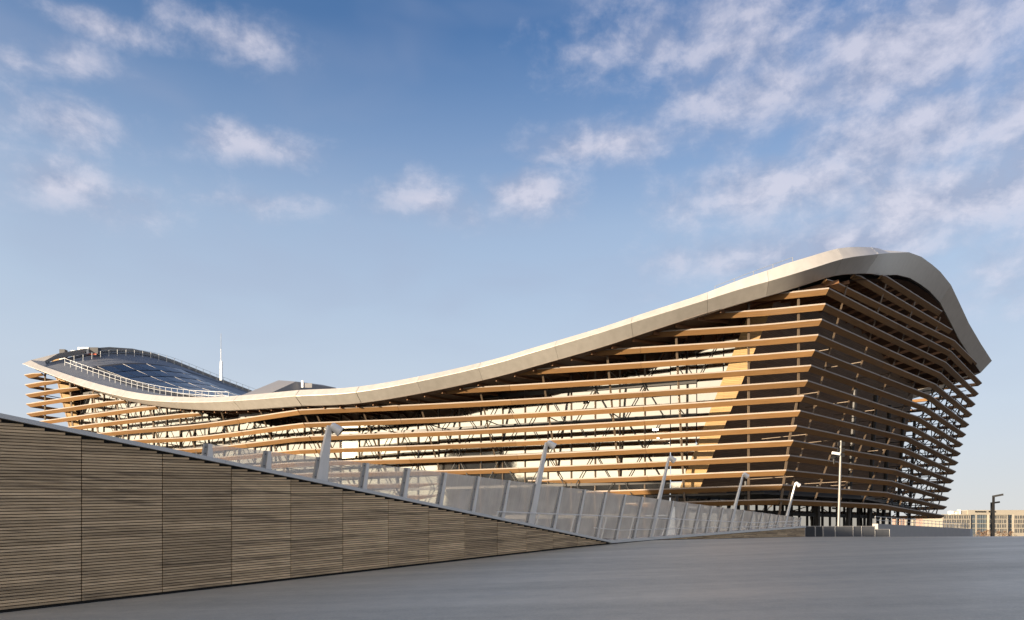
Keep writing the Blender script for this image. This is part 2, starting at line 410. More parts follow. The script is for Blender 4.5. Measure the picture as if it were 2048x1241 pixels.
terrain('ground', Q0, [-2500, -600, -200, -80, -40, -16, 15, 30, 60, 120, 300, 900, 2500], M_ASPH, -0.03)
terrain('deck', [q for q in Q0 if -60 <= q <= 56], [-15.9, -12, -9, -6, -3, 0, 4, 8, 14], M_GROUND)
def ground_at(x, y): return ground_z(x*DW.x + y*DW.y)

# ------------------------------------------------------------------ timber wall with battens
def wall_pt(y, z, out=0.0): return Vector((0.784*y - 19.87, y, z)) + NW*out
def base_z(y): return ground_z(1.2707*y - 12.26)
Y_KINK, Y_END = 30.32, 50.43
CAPT = [(-8, 2.272 + 0.1367*21.55), (13.55, 2.272), (Y_KINK, -0.02), (Y_END, 0.94)]
def cap_z(y): return EYE + interp(CAPT, y)
def panel_y(n): return 1.2583*(n + 11.62)
PITCH, BH, BD = 0.0574, 0.0430, 0.040
wall = thing('timber_wall', 'weathered brown horizontal batten wall with sloping grey coping rising out of the grey deck', 'wall')
panels = [(n, panel_y(n), min(panel_y(n+1), Y_KINK)) for n in range(-8, 13)]
full_me = None
cand = []
stuff = MB()
def batten_corners(ya, yb, za, zb):
    o0, o1 = 0.0, BD
    return [wall_pt(ya, za, o0), wall_pt(yb, zb, o0), wall_pt(yb, zb, o1), wall_pt(ya, za, o1),
            wall_pt(ya, za+BH, o0), wall_pt(yb, zb+BH, o0), wall_pt(yb, zb+BH, o1), wall_pt(ya, za+BH, o1)]
pan_obj = {}
for n, ya, yb in panels:
    m = MB()
    m.hexa([wall_pt(ya, base_z(ya)-.3, -.30), wall_pt(yb, base_z(yb)-.3, -.30), wall_pt(yb, base_z(yb)-.3, -.002), wall_pt(ya, base_z(ya)-.3, -.002),
            wall_pt(ya, cap_z(ya)-.05, -.30), wall_pt(yb, cap_z(yb)-.05, -.30), wall_pt(yb, cap_z(yb)-.05, -.002), wall_pt(ya, cap_z(ya)-.05, -.002)])
    pan_obj[n] = m.build('panel', M_BACK, wall)
    a, b = ya + 0.008, yb - 0.008
    j = 0
    while True:
        z0 = base_z(ya) + 0.06 + j*PITCH
        sl = (base_z(yb) - base_z(ya)) / (yb - ya)
        # the batten stops where its top edge meets the underside of the coping
        e = b
        clear = lambda y: cap_z(y) - 0.105 - (z0 + sl*(y - ya) + BH)
        if clear(a) < 0.0: break
        if clear(b) < 0:
            lo, hi = a, b
            for _ in range(30):
                mid = (lo + hi)/2
                if clear(mid) > 0: lo = mid
                else: hi = mid
            e = lo
        if e - a > 0.05:
            cand.append((n, j, a, e, z0 + sl*(a-ya), z0 + sl*(e-ya), e == b))
        j += 1
        if j > 200: break
vis = sorted([c for c in cand if -2 < c[0] < 5], key=lambda c: -(2200 - 1500*19.87/c[3] if False else (1500*19.87/c[2] - 1500*19.87/c[3])))[:300]
keep = set((c[0], c[1]) for c in vis)
full_me = None
for (n, j, a, e, za, ze, isfull) in cand:
    if (n, j) in keep:
        if isfull and n < 12:
            if full_me is None:
                m = MB(); org = wall_pt(a, za)
                m.hexa([c - org for c in batten_corners(a, e, za, ze)])
                full_me = mesh_py('batten', m.v, m.f, M_BATT)
                bm = bmesh.new(); bm.from_mesh(full_me); bmesh.ops.recalc_face_normals(bm, faces=bm.faces[:]); bm.to_mesh(full_me); bm.free()
            o = link('batten', full_me, pan_obj[n]); o.location = wall_pt(a, za, random.uniform(-.003, .003))
        else:
            m = MB(); org = wall_pt(a, za); m.hexa([c - org for c in batten_corners(a, e, za, ze)])
            o = m.build('batten', M_BATT, pan_obj[n]); o.location = org
    else:
        stuff.hexa(batten_corners(a, e, za, ze))
# the low stretch beyond the kink
nb = 14
for i in range(nb):
    ya, yb = Y_KINK + (Y_END-Y_KINK)*i/nb, Y_KINK + (Y_END-Y_KINK)*(i+1)/nb
    m = MB()
    m.hexa([wall_pt(ya, base_z(ya)-.3, -.30), wall_pt(yb, base_z(yb)-.3, -.30), wall_pt(yb, base_z(yb)-.3, -.002), wall_pt(ya, base_z(ya)-.3, -.002),
            wall_pt(ya, cap_z(ya)-.05, -.30), wall_pt(yb, cap_z(yb)-.05, -.30), wall_pt(yb, cap_z(yb)-.05, -.002), wall_pt(ya, cap_z(ya)-.05, -.002)])
    m.build('panel', M_BACK, wall)
    j = 0
    while True:
        za, zb = base_z(ya) + .02 + j*PITCH, base_z(yb) + .02 + j*PITCH
        if zb + BH > cap_z(yb) - .10: break
        a = ya + .008
        if za + BH > cap_z(ya) - .10:
            lo, hi = ya, yb
            for _ in range(30):
                mid = (lo+hi)/2; t = (mid-ya)/(yb-ya)
                if za + (zb-za)*t + BH > cap_z(mid) - .10: lo = mid
                else: hi = mid
            a = hi
        t = (a-ya)/(yb-ya)
        stuff.hexa(batten_corners(a, yb-.008, za+(zb-za)*t, zb)); j += 1
tag(stuff.build('battens', M_BATT, wall), kind='stuff')
# plain stretch behind the viewer
m = MB()
for ya, yb in ((-8, panels[0][1]),):
    m.hexa([wall_pt(ya, base_z(ya)-1, -.3), wall_pt(yb, base_z(yb)-1, -.3), wall_pt(yb, base_z(yb)-1, .02), wall_pt(ya, base_z(ya)-1, .02),
            wall_pt(ya, cap_z(ya)-.09, -.3), wall_pt(yb, cap_z(yb)-.09, -.3), wall_pt(yb, cap_z(yb)-.09, .02), wall_pt(ya, cap_z(ya)-.09, .02)])
m.build('return_panel', M_BATT, wall)
# coping in lengths, and its end
def coping(ya, yb, th):
    m = MB()
    m.hexa([wall_pt(ya, cap_z(ya)-th, -.55), wall_pt(yb, cap_z(yb)-th, -.55), wall_pt(yb, cap_z(yb)-th, .10), wall_pt(ya, cap_z(ya)-th, .10),
            wall_pt(ya, cap_z(ya), -.55), wall_pt(yb, cap_z(yb), -.55), wall_pt(yb, cap_z(yb), .10), wall_pt(ya, cap_z(ya), .10)])
    return m.build('coping', M_CAP, wall)
for a, b in ((-8, 2.0), (2.0, 9.5), (9.5, 17.0), (17.0, 24.0), (24.0, Y_KINK)): coping(a+.002, b-.002, 0.085)
for a, b in ((Y_KINK, 37.0), (37.0, 44.0), (44.0, Y_END)): coping(a+.002, b-.002, 0.12)

# ------------------------------------------------------------------ glass parapet
par = thing('glass_parapet', 'streaky clear glass parapet with outward leaning grey posts along the sloping coping', 'parapet')
LEAN = 0.26
def post_y(n): return 1.1761*(n + 14.22)
def par_top(y): return EYE + 2.14 + (1.456 - 2.14)*(y - 16.72)/(49.65 - 16.72)
LAMP_N = (2, 8, 14, 20, 26)
def lean_pt(y, z, out=0.0): return wall_pt(y, z, -0.10 + out + LEAN*(z - cap_z(y)))
for n in range(0, 29):
    y = post_y(n); zb, zt = cap_z(y) + .004, par_top(y)
    m = MB()
    for (w, d0, d1) in ((0.055, -0.09, 0.10),):
        lo = lambda s, o: lean_pt(y + s*0.787, zb, o); hi = lambda s, o, z=zt: lean_pt(y + s*0.787, z, o) 
        m.hexa([lo(-.02, -.03), lo(.12, -.03), lo(.12, .07), lo(-.02, .07), hi(-.02, -.03), hi(.07, -.03), hi(.07, .05), hi(-.02, .05)])
    o = m.build('post', M_GREY, par)
    cl = MB(); cl.hexa([lo(-.115, -.03), lo(-.024, -.03), lo(-.024, .045), lo(-.115, .045), hi(-.105, -.03), hi(-.024, -.03), hi(-.024, .03), hi(-.105, .03)]); cl.build('clamp_strip', M_CLAMP, o)
    # bolts down the clamp strip
    nb = max(1, int((zt - zb)/0.32)); b = MB()
    for i in range(nb + 1):
        z = zb + .08 + (zt - zb - .16)*i/max(1, nb)
        t = (z - zb)/(zt - zb); c = lean_pt(y - 0.055, z, .046 - .015*t)
        b.bar(c, c + NW*0.012, 0.028, n=6)
    b.build('bolt', M_BLACK, o)
    if n < 28:
        y2 = post_y(n+1); a_, b_ = y + .10, y2 - .10
        z = lambda yy, k: (cap_z(yy) + .03 if k == 0 else par_top(yy) - .004)
        m = MB()
        pts = [lean_pt(a_, z(a_,0), -.012), lean_pt(b_, z(b_,0), -.012), lean_pt(b_, z(b_,0), .0), lean_pt(a_, z(a_,0), .0),
               lean_pt(a_, z(a_,1), -.012), lean_pt(b_, z(b_,1), -.012), lean_pt(b_, z(b_,1), .0), lean_pt(a_, z(a_,1), .0)]
        m.hexa(pts)
        L = (b_-a_)*1.27; h0, h1 = z(a_,1)-z(a_,0), z(b_,1)-z(b_,0)
        uvs = [(n*3, 0), (n*3+L, 0), (n*3+L, 0), (n*3, 0), (n*3, h0), (n*3+L, h1), (n*3+L, h1), (n*3, h0)]
        me = mesh_py('pane', m.v, m.f, M_PGLASS, uvs=uvs); link('pane', me, par)
# handrail in front of the glass over the far part of the run
hr0, hr1 = 24.6, 49.4
def hr_top(y): return par_top(y) - 0.5 if False else EYE + interp([(24.6, (HV-1024)*24.6/FPX), (34, (HV-1038)*34/FPX), (43, (HV-1046)*43/FPX), (49.4, (HV-1050)*49.4/FPX + .25)], y)
rails = MB()
ys = [hr0 + (hr1-hr0)*i/16 for i in range(17)]
def hr_pt(y, f): z = cap_z(y) + (hr_top(y) - cap_z(y))*f; return lean_pt(y, z, .17)
for a, b in zip(ys, ys[1:]):
    rails.bar(hr_pt(a, 1), hr_pt(b, 1), .036, n=6)
    if a > 28.0: rails.bar(hr_pt(a, .42), hr_pt(b, .42), .030, n=6)
hro = rails.build('handrail', M_GREY, par)
for i in range(15):
    y = hr0 + .05 + i*1.72
    if hr_top(y) - cap_z(y) > .12:
        strut('handrail_post', lean_pt(y, cap_z(y) + .004, .15), hr_pt(y, 1), .055, M_GREY, hro, h=.02)
# blade lamps standing on the parapet
LT = [(672, 852), (1098, 887), (1337, 917), (1484, 949), (1592, 967)]
words = ['nearest, leftmost of the five', 'second from the left', 'third from the left', 'fourth from the left', 'farthest and smallest, rightmost of the five']
for n, (tu, tv), wd in zip(LAMP_N, LT, words):
    y = post_y(n) + .10; zb = cap_z(y) + .004
    # top of the blade continues the lean of the posts
    zt = EYE + (HV - tv)*(y - .15)/FPX
    root = thing('blade_lamp', 'grey blade lamp post with round spotlight, ' + wd, 'lamp post', 'blade lamps along the glass parapet', wall_pt(y, zb))
    iv = -Vector(root.location)
    lo = lambda s, o: lean_pt(y + s, zb, o) + iv; hi = lambda s, o: lean_pt(y + s, zt, o) + iv
    m = MB(); m.hexa([lo(-.14, -.05), lo(.14, -.05), lo(.14, .06), lo(-.14, .06), hi(-.045, -.035), hi(.045, -.035), hi(.045, .035), hi(-.045, .035)])
    m.build('blade', M_GREY, root)
    top = lean_pt(y, zt - .06) + iv
    br = MB(); br.bar(top + Vector((0,0,-.05)), top + DW*.10 + NW*.06 + Vector((0,0,-.02)), .035, n=6); br.bar(top + Vector((0,0,.02)), top + DW*.10 + NW*.06, .03, n=6)
    br.build('bracket', M_GREY, root)
    ax = (DW*.62 + NW*.50 + Vector((0,0,-.55))).normalized(); c = top + DW*.12 + NW*.07 + Vector((0,0,.02))
    hd = MB(); hd.bar(c - ax*.07, c + ax*.15, .20, n=20, w2=.25); hd.bar(c + ax*.15, c + ax*.19, .27, n=20); hd.bar(c - ax*.11, c - ax*.07, .13, n=20, w2=.2)
    h = hd.build('spotlight', M_GREY, root)
    ln = MB(); ln.bar(c + ax*.188, c + ax*.194, .22, n=20); ln.build('lens', M_BLACK, h)

# ------------------------------------------------------------------ swimming hall
hall = thing('aquatic_centre', 'large timber aquatic centre with wave shaped roof and stacked horizontal wooden slats', 'building')
SH = 1.4                                             # slat spacing
def level(k): return EYE + SH*(2.84 + k)
COLS = [(50, 9, (11, 115.0), (15, 113.3)), (250, 8, (8, 103.6), (11, 102.7)), (400, 6, (6, 101.0), (9, 96.6)), (600, 4, (5, 90.8), (8, 87.2)),
        (900, 2, (4, 86.8), (9, 82.0)), (1200, 0, (0, 82.6), (10, 76.9)), (1500, 0, (0, 74.0), (10, 72.8))]
def corner_u(k): return 1558 + 7.14*k
def long_depth(u, k):
    def col(c):
        _, kmin, (ka, ya), (kb, yb) = c
        return ya + (yb - ya)*(max(k, kmin) - ka)/(kb - ka)
    tab = [(c[0], 1/col(c)) for c in COLS]
    tab.append((corner_u(max(k, 0)), 1/(72.6 - .18*max(k, 0))))
    if u < 600: return 1/hermite(tab[:4], u)
    return 1/hermite(tab[3:], u)
def long_pt(u, k):
    d = long_depth(u, k); return Vector(((u-1024)*d/FPX, d, level(k)))
BEND = [(0, (40.9, 82.8)), (4, (46.0, 88.7)), (8, (50.3, 92.5)), (14, (54.9, 93.7)), (17, (56.5, 94.2))]
TIP = [(0, (69.8, 121.0)), (4, (71.0, 120.5)), (8, (71.4, 118.7)), (14, (70.5, 112.5)), (17, (70.0, 109.0))]
def corner_pt(k): return long_pt(corner_u(k) - 0.01, k)
def bend_pt(k): return Vector((*interp(BEND, k), level(k)))
def tip_pt(k): return Vector((*interp(TIP, k), level(k)))
def end_pt(f, k):            # f 0..1 corner to bend, 1..2 bend to tip
    c, b, t = corner_pt(max(k, 0)), bend_pt(k), tip_pt(k)
    p = c.lerp(b, f) if f <= 1 else b.lerp(t, f-1); p.z = level(k); return p
EL = Vector((0.47, 0.88, 0)); ER = Vector((0.686, 0.728, 0)); EF = Vector((-0.80, 0.60, 0))
def left_u(k): return 48.5 + (15 - k)*1.15
def hnorm(a, b):
    d = (b - a); d.z = 0; d.normalize(); return Vector((d.y, -d.x, 0))
def miter(n1, n2): return (n1 + n2) / (1 + n1.dot(n2))
PROF = [(0.0, 0.0), (0.0, -0.13), (-0.42, -0.54), (-0.56, -0.44), (-0.22, 0.0)]
def slat(path, n0=None, n1=None, taper0=False, taper1=False, prof=PROF, name='slat', mat=None):
    nn = []
    for i in range(len(path)):
        if i == 0: nn.append(n0 if n0 is not None else hnorm(path[0], path[1]))
        elif i == len(path)-1: nn.append(n1 if n1 is not None else hnorm(path[-2], path[-1]))
        else: nn.append(miter(hnorm(path[i-1], path[i]), hnorm(path[i], path[i+1])))
    vs_, uv, fs = [], [], []
    s = 0.0; m = len(prof); acc = [0]
    for a, b in zip(prof, prof[1:]): acc.append(acc[-1] + math.hypot(b[0]-a[0], b[1]-a[1]))
    off = random.uniform(0, 50)
    for i, p in enumerate(path):
        if i: s += (path[i] - path[i-1]).length
        sc = 0.62 if (i == 0 and taper0) or (i == len(path)-1 and taper1) else 1.0
        for j, (o, z) in enumerate(prof):
            vs_.append(p + nn[i]*o + Vector((0, 0, -0.54 + (z + 0.54)*sc))); uv.append((s + off, acc[j] + off*.37))
    for i in range(len(path)-1):
        for j in range(m):
            a, b = i*m + j, i*m + (j+1) % m
            fs.append((a, b, b+m, a+m))
    fs.append(tuple(range(m-1, -1, -1))); k0 = (len(path)-1)*m; fs.append(tuple(range(k0, k0+m)))
    me = mesh_py(name, vs_, [f[::-1] for f in fs], mat or M_SLAT, uvs=uv)
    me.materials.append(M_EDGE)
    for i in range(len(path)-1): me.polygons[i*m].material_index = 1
    bm = bmesh.new(); bm.from_mesh(me); bmesh.ops.recalc_face_normals(bm, faces=bm.faces[:]); bm.to_mesh(me); bm.free()
    return link(name, me, hall)
TIPR = {9: 865, 10: 1013, 11: 1137, 12: 1252, 13: 1369, 14: 1490}
TIPL = {9: 398, 10: 311, 11: 248, 12: 196, 13: 154, 14: 117, 15: 82}
def joint_u(k): return 596 + (8-k)*11.7
def seams(k): return [475 + (8-k)*8, joint_u(k), 795 + (8-k)*6, 1022 + (8-k)*3, 1285 + (8-k)*1.5]
def long_run(u0, u1, k, n0=None, n1=None, t0=False, t1=False):
    cuts = [u0] + [s for s in seams(k) if u0 + 25 < s < u1 - 25] + [u1]
    for i, (a, b) in enumerate(zip(cuts, cuts[1:])):
        ga = (0.9 if abs(a - joint_u(k)) < 1 else 0.22) if i else 0
        gb = (0.9 if abs(b - joint_u(k)) < 1 else 0.22) if i < len(cuts)-2 else 0
        n = max(2, int((b-a)/30))
        pts = [long_pt(a+ga + (b-gb-a-ga)*j/n, k) for j in range(n+1)]
        slat(pts, n0 if i == 0 else None, n1 if i == len(cuts)-2 else None, t0 and i == 0, t1 and i == len(cuts)-2)
for k in range(0, 16):
    # corner mitres
    c = corner_pt(k)
    nl = hnorm(long_pt(corner_u(k)-40, k), c); ne = hnorm(c, bend_pt(k)); mc = miter(nl, ne)
    lt = long_pt(left_u(k), k)
    n_lt = hnorm(lt, long_pt(left_u(k)+30, k)); n_re = Vector((-EL.y, EL.x, 0)); ml = miter(n_re, n_lt)
    if k <= 8: long_run(left_u(k), corner_u(k), k, ml, mc)
    else:
        if k in TIPR: long_run(TIPR[k], corner_u(k), k, None, mc, t0=True)
        if k in TIPL: long_run(left_u(k), TIPL[k], k, ml, None, t1=True)
    if k >= 7:                                        # return along the far left end
        slat([lt + EL*16, lt + EL*8, lt], None, ml)
    # end elevation
    b, t = bend_pt(k), tip_pt(k)
    nb1, nb2 = hnorm(c, b), hnorm(b, t); mb = miter(nb1, nb2)
    nf = Vector((EF.y, -EF.x, 0)); mt = miter(nb2, nf)
    if k < 15:
        slat([c.lerp(b, x) for x in (0, .25, .5)], mc, None)
        slat([c.lerp(b, x) for x in (.502, .75, 1)], None, mb)
    else:
        st = Vector((29.9, 71.2, level(15))); slat([st, st.lerp(b, .06), st.lerp(b, .5), b], None, mb, taper0=True)
    slat([b.lerp(t, x) for x in (0, .25, .5)], mb, None)
    slat([b.lerp(t, x) for x in (.502, .75, 1 if k < 15 else .86)], None, mt if k < 15 else None)
    if k < 15: slat([t, t + EF*7, t + EF*14], mt, None)
a, b = Vector((33.8, 73.9, level(16))), Vector((55.2, 94.0, level(16))); slat([a, a.lerp(b, .05), a.lerp(b, .5), b], taper0=True)
a, b = Vector((38.6, 78.1, level(17))), Vector((52.2, 91.0, level(17))); slat([a, a.lerp(b, .05), a.lerp(b, .5), b], taper0=True)

# ---- roof outline (nose of the fascia), from the left tip round by the right
NV_L = [(44.5, 728), (88, 744.5), (146.5, 766.5), (205, 784), (264, 797), (322, 803), (410, 804.6), (498, 800), (590, 792.5)]
NV_R = [(590, 792.5), (693, 787), (781, 774), (898, 750), (1000, 725), (1046.5, 711), (1193, 668), (1295, 636), (1400, 604), (1479, 579), (1558, 557), (1637, 533), (1690, 517)]
NY_L = [(44.5, 111.5), (150, 106.8), (264, 100.8), (322, 97.8), (410, 94.0), (498, 89.8), (590, 85.6)]
NY_R = [(590, 85.6), (693, 83.6), (781, 82), (898, 80), (1000, 78), (1193, 74.2), (1400, 71.3), (1558, 69.8), (1690, 69.0)]
near = []
for u in [44.5 + (590-44.5)*i/22 for i in range(23)]:
    d = 1/hermite([(a, 1/b) for a, b in NY_L], u); near.append((u, ray(u, hermite(NV_L, u), d)))
for u in [590 + (1690-590)*i/36 for i in range(1, 37)]:
    d = 1/hermite([(a, 1/b) for a, b in NY_R], u); near.append((u, ray(u, hermite(NV_R, u), d)))
JOINT_I = 22
DZN = [(44, .75), (150, 1.0), (264, 1.0), (410, .85), (590, .95), (900, .85), (1193, .85), (1400, 1.0), (1558, 1.45), (1690, 1.35)]
DBN = [(44, .25), (150, .30), (264, .5), (357, .75), (434, .95), (590, .95), (900, 1.05), (1193, 1.15), (1400, 1.0), (1600, 1.05), (1690, 1.3)]
E0, E1 = Vector((near[-1][1].x, near[-1][1].y, 0)), Vector((73.2, 112.0, 0))
ER = (E1 - E0).normalized()
EV = [(1748, 509.5), (1785, 506), (1818, 505), (1843, 514), (1865, 530), (1881, 544), (1902, 570), (1920, 608), (1938, 647), (1962, 688), (1984, 722)]
right = []
for u, v in EV:
    r = (u - 1024)/FPX; D = E1 - E0
    s = (r*E0.y - E0.x)/(D.x - r*D.y); p = E0 + D*s; p.z = EYE + (HV - v)*p.y/FPX
    right.append((s, p))
DZE = [(0, 1.35), (.1, 1.15), (.2, .6), (.3, .12), (1, .1)]
DBE = [(0, 1.3), (.1, 1.7), (.25, 2.2), (.5, 2.0), (.8, 1.7), (1, 1.7)]
WL, WR = 58.0, (E1 - E0).length
tipL = near[0][1]
zend = [(0, near[-1][1].z)] + [(s, p.z) for s, p in right] + [(1.03, right[-1][1].z)]
ZLT = [(0, 0), (.05, 1.3), (.1, 2.6), (.19, 4.4), (.285, 5.4), (.36, 5.5), (.42, 5.2), (.57, 4.0), (.68, 3.2), (.8, 2.3), (1, 0)]
def zleft(t): return tipL.z + max(0, hermite(ZLT, min(1, max(0, t))))
# near edge by arc length
acc = [0.0]
for (_, a), (_, b) in zip(near, near[1:]): acc.append(acc[-1] + (Vector((b.x-a.x, b.y-a.y, 0))).length)
LEN = acc[-1]
tabX = list(zip(acc, [p.x for _, p in near])); tabY = list(zip(acc, [p.y for _, p in near])); tabZ = list(zip(acc, [p.z for _, p in near])); tabU = list(zip(acc, [u for u, _ in near]))
def edir(s):
    t = s/LEN; e = EL.lerp(ER, t); e.z = 0; return e.normalized()
def roof_xy(s, t):
    e = edir(s); w = WL + (WR - WL)*s/LEN
    return Vector((interp(tabX, s), interp(tabY, s), 0)) + e*(w*t)
def wgt(x): return max(0.0, min(1.0, 1.115*x*x/(x*x + .115)))
def roof_z(s, t):            # upper roof surface
    u = interp(tabU, s); zn = interp(tabZ, s) + interp(DZN, u)
    x = 2*s/LEN - 1
    dl = zleft((t - .03)/.94) - tipL.z; zr0 = zend[0][1]
    dr = interp(zend, t) - (zr0 + (zend[-1][1] - zr0)*t)
    off = (interp(DZE, t) - DZE[0][1])*max(0, x)**2
    return zn + (dl*(-x)**1.9 if x < 0 else dr*x**2.2 + off) - .15 - (0 if x < 0 else .35*min(1, t*12))
def roof_pt(s, d, up=0.0):   # s along the near edge, d metres in from it
    t = d/(WL + (WR-WL)*s/LEN); p = roof_xy(s, t); p.z = roof_z(s, t) + up; return p
def thick(s, t):
    u = interp(tabU, s); e = interp(DZN, u) + interp(DBN, u); k = min(1, t/.14)
    th = e*(1-k) + 1.35*k
    r = min(1, (LEN - s)/9.0); er = interp(DZE, t) + interp(DBE, t)
    return th*r + er*(1-r) if t > .05 else th
def soffit_z(s, t): return roof_z(s, t) + .1 - thick(s, t)
# far edge and closed outline
far = []
for i in range(31):
    s = LEN*(1 - i/30); p = roof_xy(s, 1.0); p.z = roof_z(s, 1.0) - .7
    far.append(p)
loop = []           # (point, up, down, tag)
NCUT = [i for i, (u, p) in enumerate(near) if u < 1545][-1]
for u, p in near[:NCUT+1]: loop.append((p, interp(DZN, u), interp(DBN, u)))
VT = [(1479, 579), (1558, 557), (1637, 533), (1690, 517), (1748, 509.5), (1785, 506), (1818, 505), (1843, 514)]
ba, bb, bc = near[NCUT][1], E0 + Vector((2.6, -.7, 0)), E0.lerp(E1, .20)
NBZ = 12
for i in range(1, NBZ+1):
    t = i/NBZ; p = ba*(1-t)**2 + bb*(2*t*(1-t)) + bc*t*t; u = 1024 + FPX*p.x/p.y; p.z = EYE + (HV - hermite(VT, u))*p.y/FPX
    q = t*t; loop.append((p, 1.5 + (interp(DZE, .20) - 1.5)*q, 1.05 + (interp(DBE, .20) - 1.05)*q))
for s, p in right:
    if s > .23: loop.append((p, interp(DZE, s), interp(DBE, s)))
I_RIGHT = len(loop)
for p in far[2:-1]: loop.append((p, .6, .9))
for i in range(1, 14):
    t = 1 - i/14; p = tipL + EL*(WL*t); p.z = zleft(t); loop.append((p, .45, .5))
NL = len(loop)
nrm = []
for i in range(NL):
    a, b, c = loop[i-1][0], loop[i][0], loop[(i+1) % NL][0]
    nrm.append(miter(hnorm(a, b), hnorm(b, c)))
roof = link('roof', mesh_py('roof', [], []), hall)
def fascia(i0, i1, gap=.012):
    vs_, fs = [], []
    idx = list(range(i0, i1+1)); m = 6
    for q, i in enumerate(idx):
        p, up, dn = loop[i % NL]; n = nrm[i % NL]; p = p.copy()
        if q == 0: p = p + (loop[(i+1) % NL][0] - p).normalized()*gap
        if q == len(idx)-1: p = p + (loop[(i-1) % NL][0] - p).normalized()*gap
        k = min(1.0, dn/.9)
        for o, z in ((-.72, up - .13), (-.01, .010), (-.01, -.010), (-1.2, -dn), (-1.5, -dn + .02), (-1.95, up - .12)):
            vs_.append(p + n*o + Vector((0, 0, z)))
    for q in range(len(idx)-1):
        for j in range(m):
            a, b = q*m + j, q*m + (j+1) % m
            fs.append((a, b, b+m, a+m))
    fs.append(tuple(range(m-1, -1, -1))); k0 = (len(idx)-1)*m; fs.append(tuple(range(k0, k0+m)))
    me = mesh_py('fascia_panel', vs_, fs, M_FASC)
    bm = bmesh.new(); bm.from_mesh(me); bmesh.ops.recalc_face_normals(bm, faces=bm.faces[:])
    for f in bm.faces: f.smooth = len(f.verts) == 4
    for e in bm.edges: e.smooth = not (len(e.link_faces) == 2 and e.calc_face_angle() > rad(20))
    bm.to_mesh(me); bm.free()
    link('fascia_panel', me, roof)
cuts = [0, 4, 8, 12, 17, JOINT_I, 26, 30, 34, 39, 44, 49, 53, 58, 62, I_RIGHT-5, I_RIGHT-1] + list(range(I_RIGHT+4, NL-2, 6)) + [NL]
for a, b in zip(cuts, cuts[1:]): fascia(a, b, .05 if a == JOINT_I or b == JOINT_I else .012)
# roof sheet and timber soffit
NS, NTT = 64, 30
def sheet(name, zf, mat, flip, inset=1.45):
    vs_, fs = [], []
    for i in range(NS+1):
        s = inset + (LEN - 2*inset)*i/NS; w = WL + (WR-WL)*s/LEN
        for j in range(NTT+1):
            cutc = 7.0*max(0, (s - LEN + 14)/14)**2; t = (inset + cutc + (w - inset - cutc - 5.0 - 3*max(0, (s - LEN + 8)/8))*j/NTT)/w; p = roof_xy(s, t); p.z = zf(s, t); vs_.append(p)
    for i in range(NS):
        for j in range(NTT):
            a = i*(NTT+1) + j; f = (a, a+NTT+1, a+NTT+2, a+1); fs.append(f[::-1] if flip else f)
    return mesh_py(name, vs_, fs, mat, True)
roof.data = sheet('roof', roof_z, M_ROOF, False)
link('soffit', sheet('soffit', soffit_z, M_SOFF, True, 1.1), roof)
# rafters under the eaves
for i in range(48):
    s = 2.5 + (LEN-4)*i/52
    pts = []
    for d in (1.75, 12.0):
        t = d/(WL + (WR-WL)*s/LEN); p = roof_xy(s, t); p.z = soffit_z(s, t) - .10; pts.append(p)
    strut('rafter', pts[0], pts[1], .16, M_RAFT, roof, h=.30)
for i in range(20):
    t = .06 + .88*i/20; pts = []
    for ds in (1.9, 10.0):
        s = LEN - ds; p = roof_xy(s, t); p.z = soffit_z(s, t) - .10; pts.append(p)
    strut('rafter', pts[0], pts[1], .16, M_RAFT, roof, h=.34)
# dark gutters following the roof, solar panels between them
def roof_strip(name, s0, s1, d0, d1, up, mat, dfun=None):
    vs_, fs = [], []; n = 40
    for i in range(n+1):
        s = s0 + (s1-s0)*i/n
        for d in (d0, d1): vs_.append(roof_pt(s, d, up))
    for i in range(n): fs.append((2*i, 2*i+2, 2*i+3, 2*i+1))
    return link(name, mesh_py(name, vs_, fs, mat, True), roof)
roof_strip('gutter', 6, 50, 4.6, 5.6, .06, M_GUT)
def cross_strip(name, s0, s1, d0, d1, up, mat):
    vs_, fs = [], []; n = 40
    for i in range(n+1):
        d = d0 + (d1-d0)*i/n
        for s in (s0, s1): vs_.append(roof_pt(s, d, up))
    for i in range(n): fs.append((2*i, 2*i+1, 2*i+3, 2*i+2))
    return link(name, mesh_py(name, vs_, fs, mat, True), roof)
cross_strip('gutter', 6.6, 7.5, 5.8, 40, .06, M_GUT)
cross_strip('roof_upstand', 2.1, 2.5, 5.0, 50, .30, M_GUT)
def local_frame(s, d):
    p = roof_pt(s, d); a = roof_pt(s+.3, d) - p; b = roof_pt(s, d+.3) - p
    a.normalize(); n = a.cross(b).normalized(); b = n.cross(a); return p, a, b, n
pvm = unit_box(M_PV)
for i in range(13):
    for j in range(7):
        s, d = 9.0 + i*3.05, 7.2 + j*2.05
        p, a, b, n = local_frame(s, d); c = p + n*.22; w, h, th = 3.02, 1.99, .05
        o = bpy.data.objects.new('solar_panel', pvm); COL.objects.link(o); o.parent = roof
        o.matrix_local = Matrix(((a.x*w, b.x*h, n.x*th, c.x), (a.y*w, b.y*h, n.y*th, c.y), (a.z*w, b.z*h, n.z*th, c.z), (0,0,0,1)))
for j in range(0, 8, 2):
    m = MB()
    ss = [7.4 + 3.05*i*13.2/13 for i in range(14)]
    for s0, s1 in zip(ss, ss[1:]): m.bar(roof_pt(s0, 6.2 + j*2.05, .27), roof_pt(s1, 6.2 + j*2.05, .23), .04)
    m.build('mounting_rail', M_ZINC, roof)
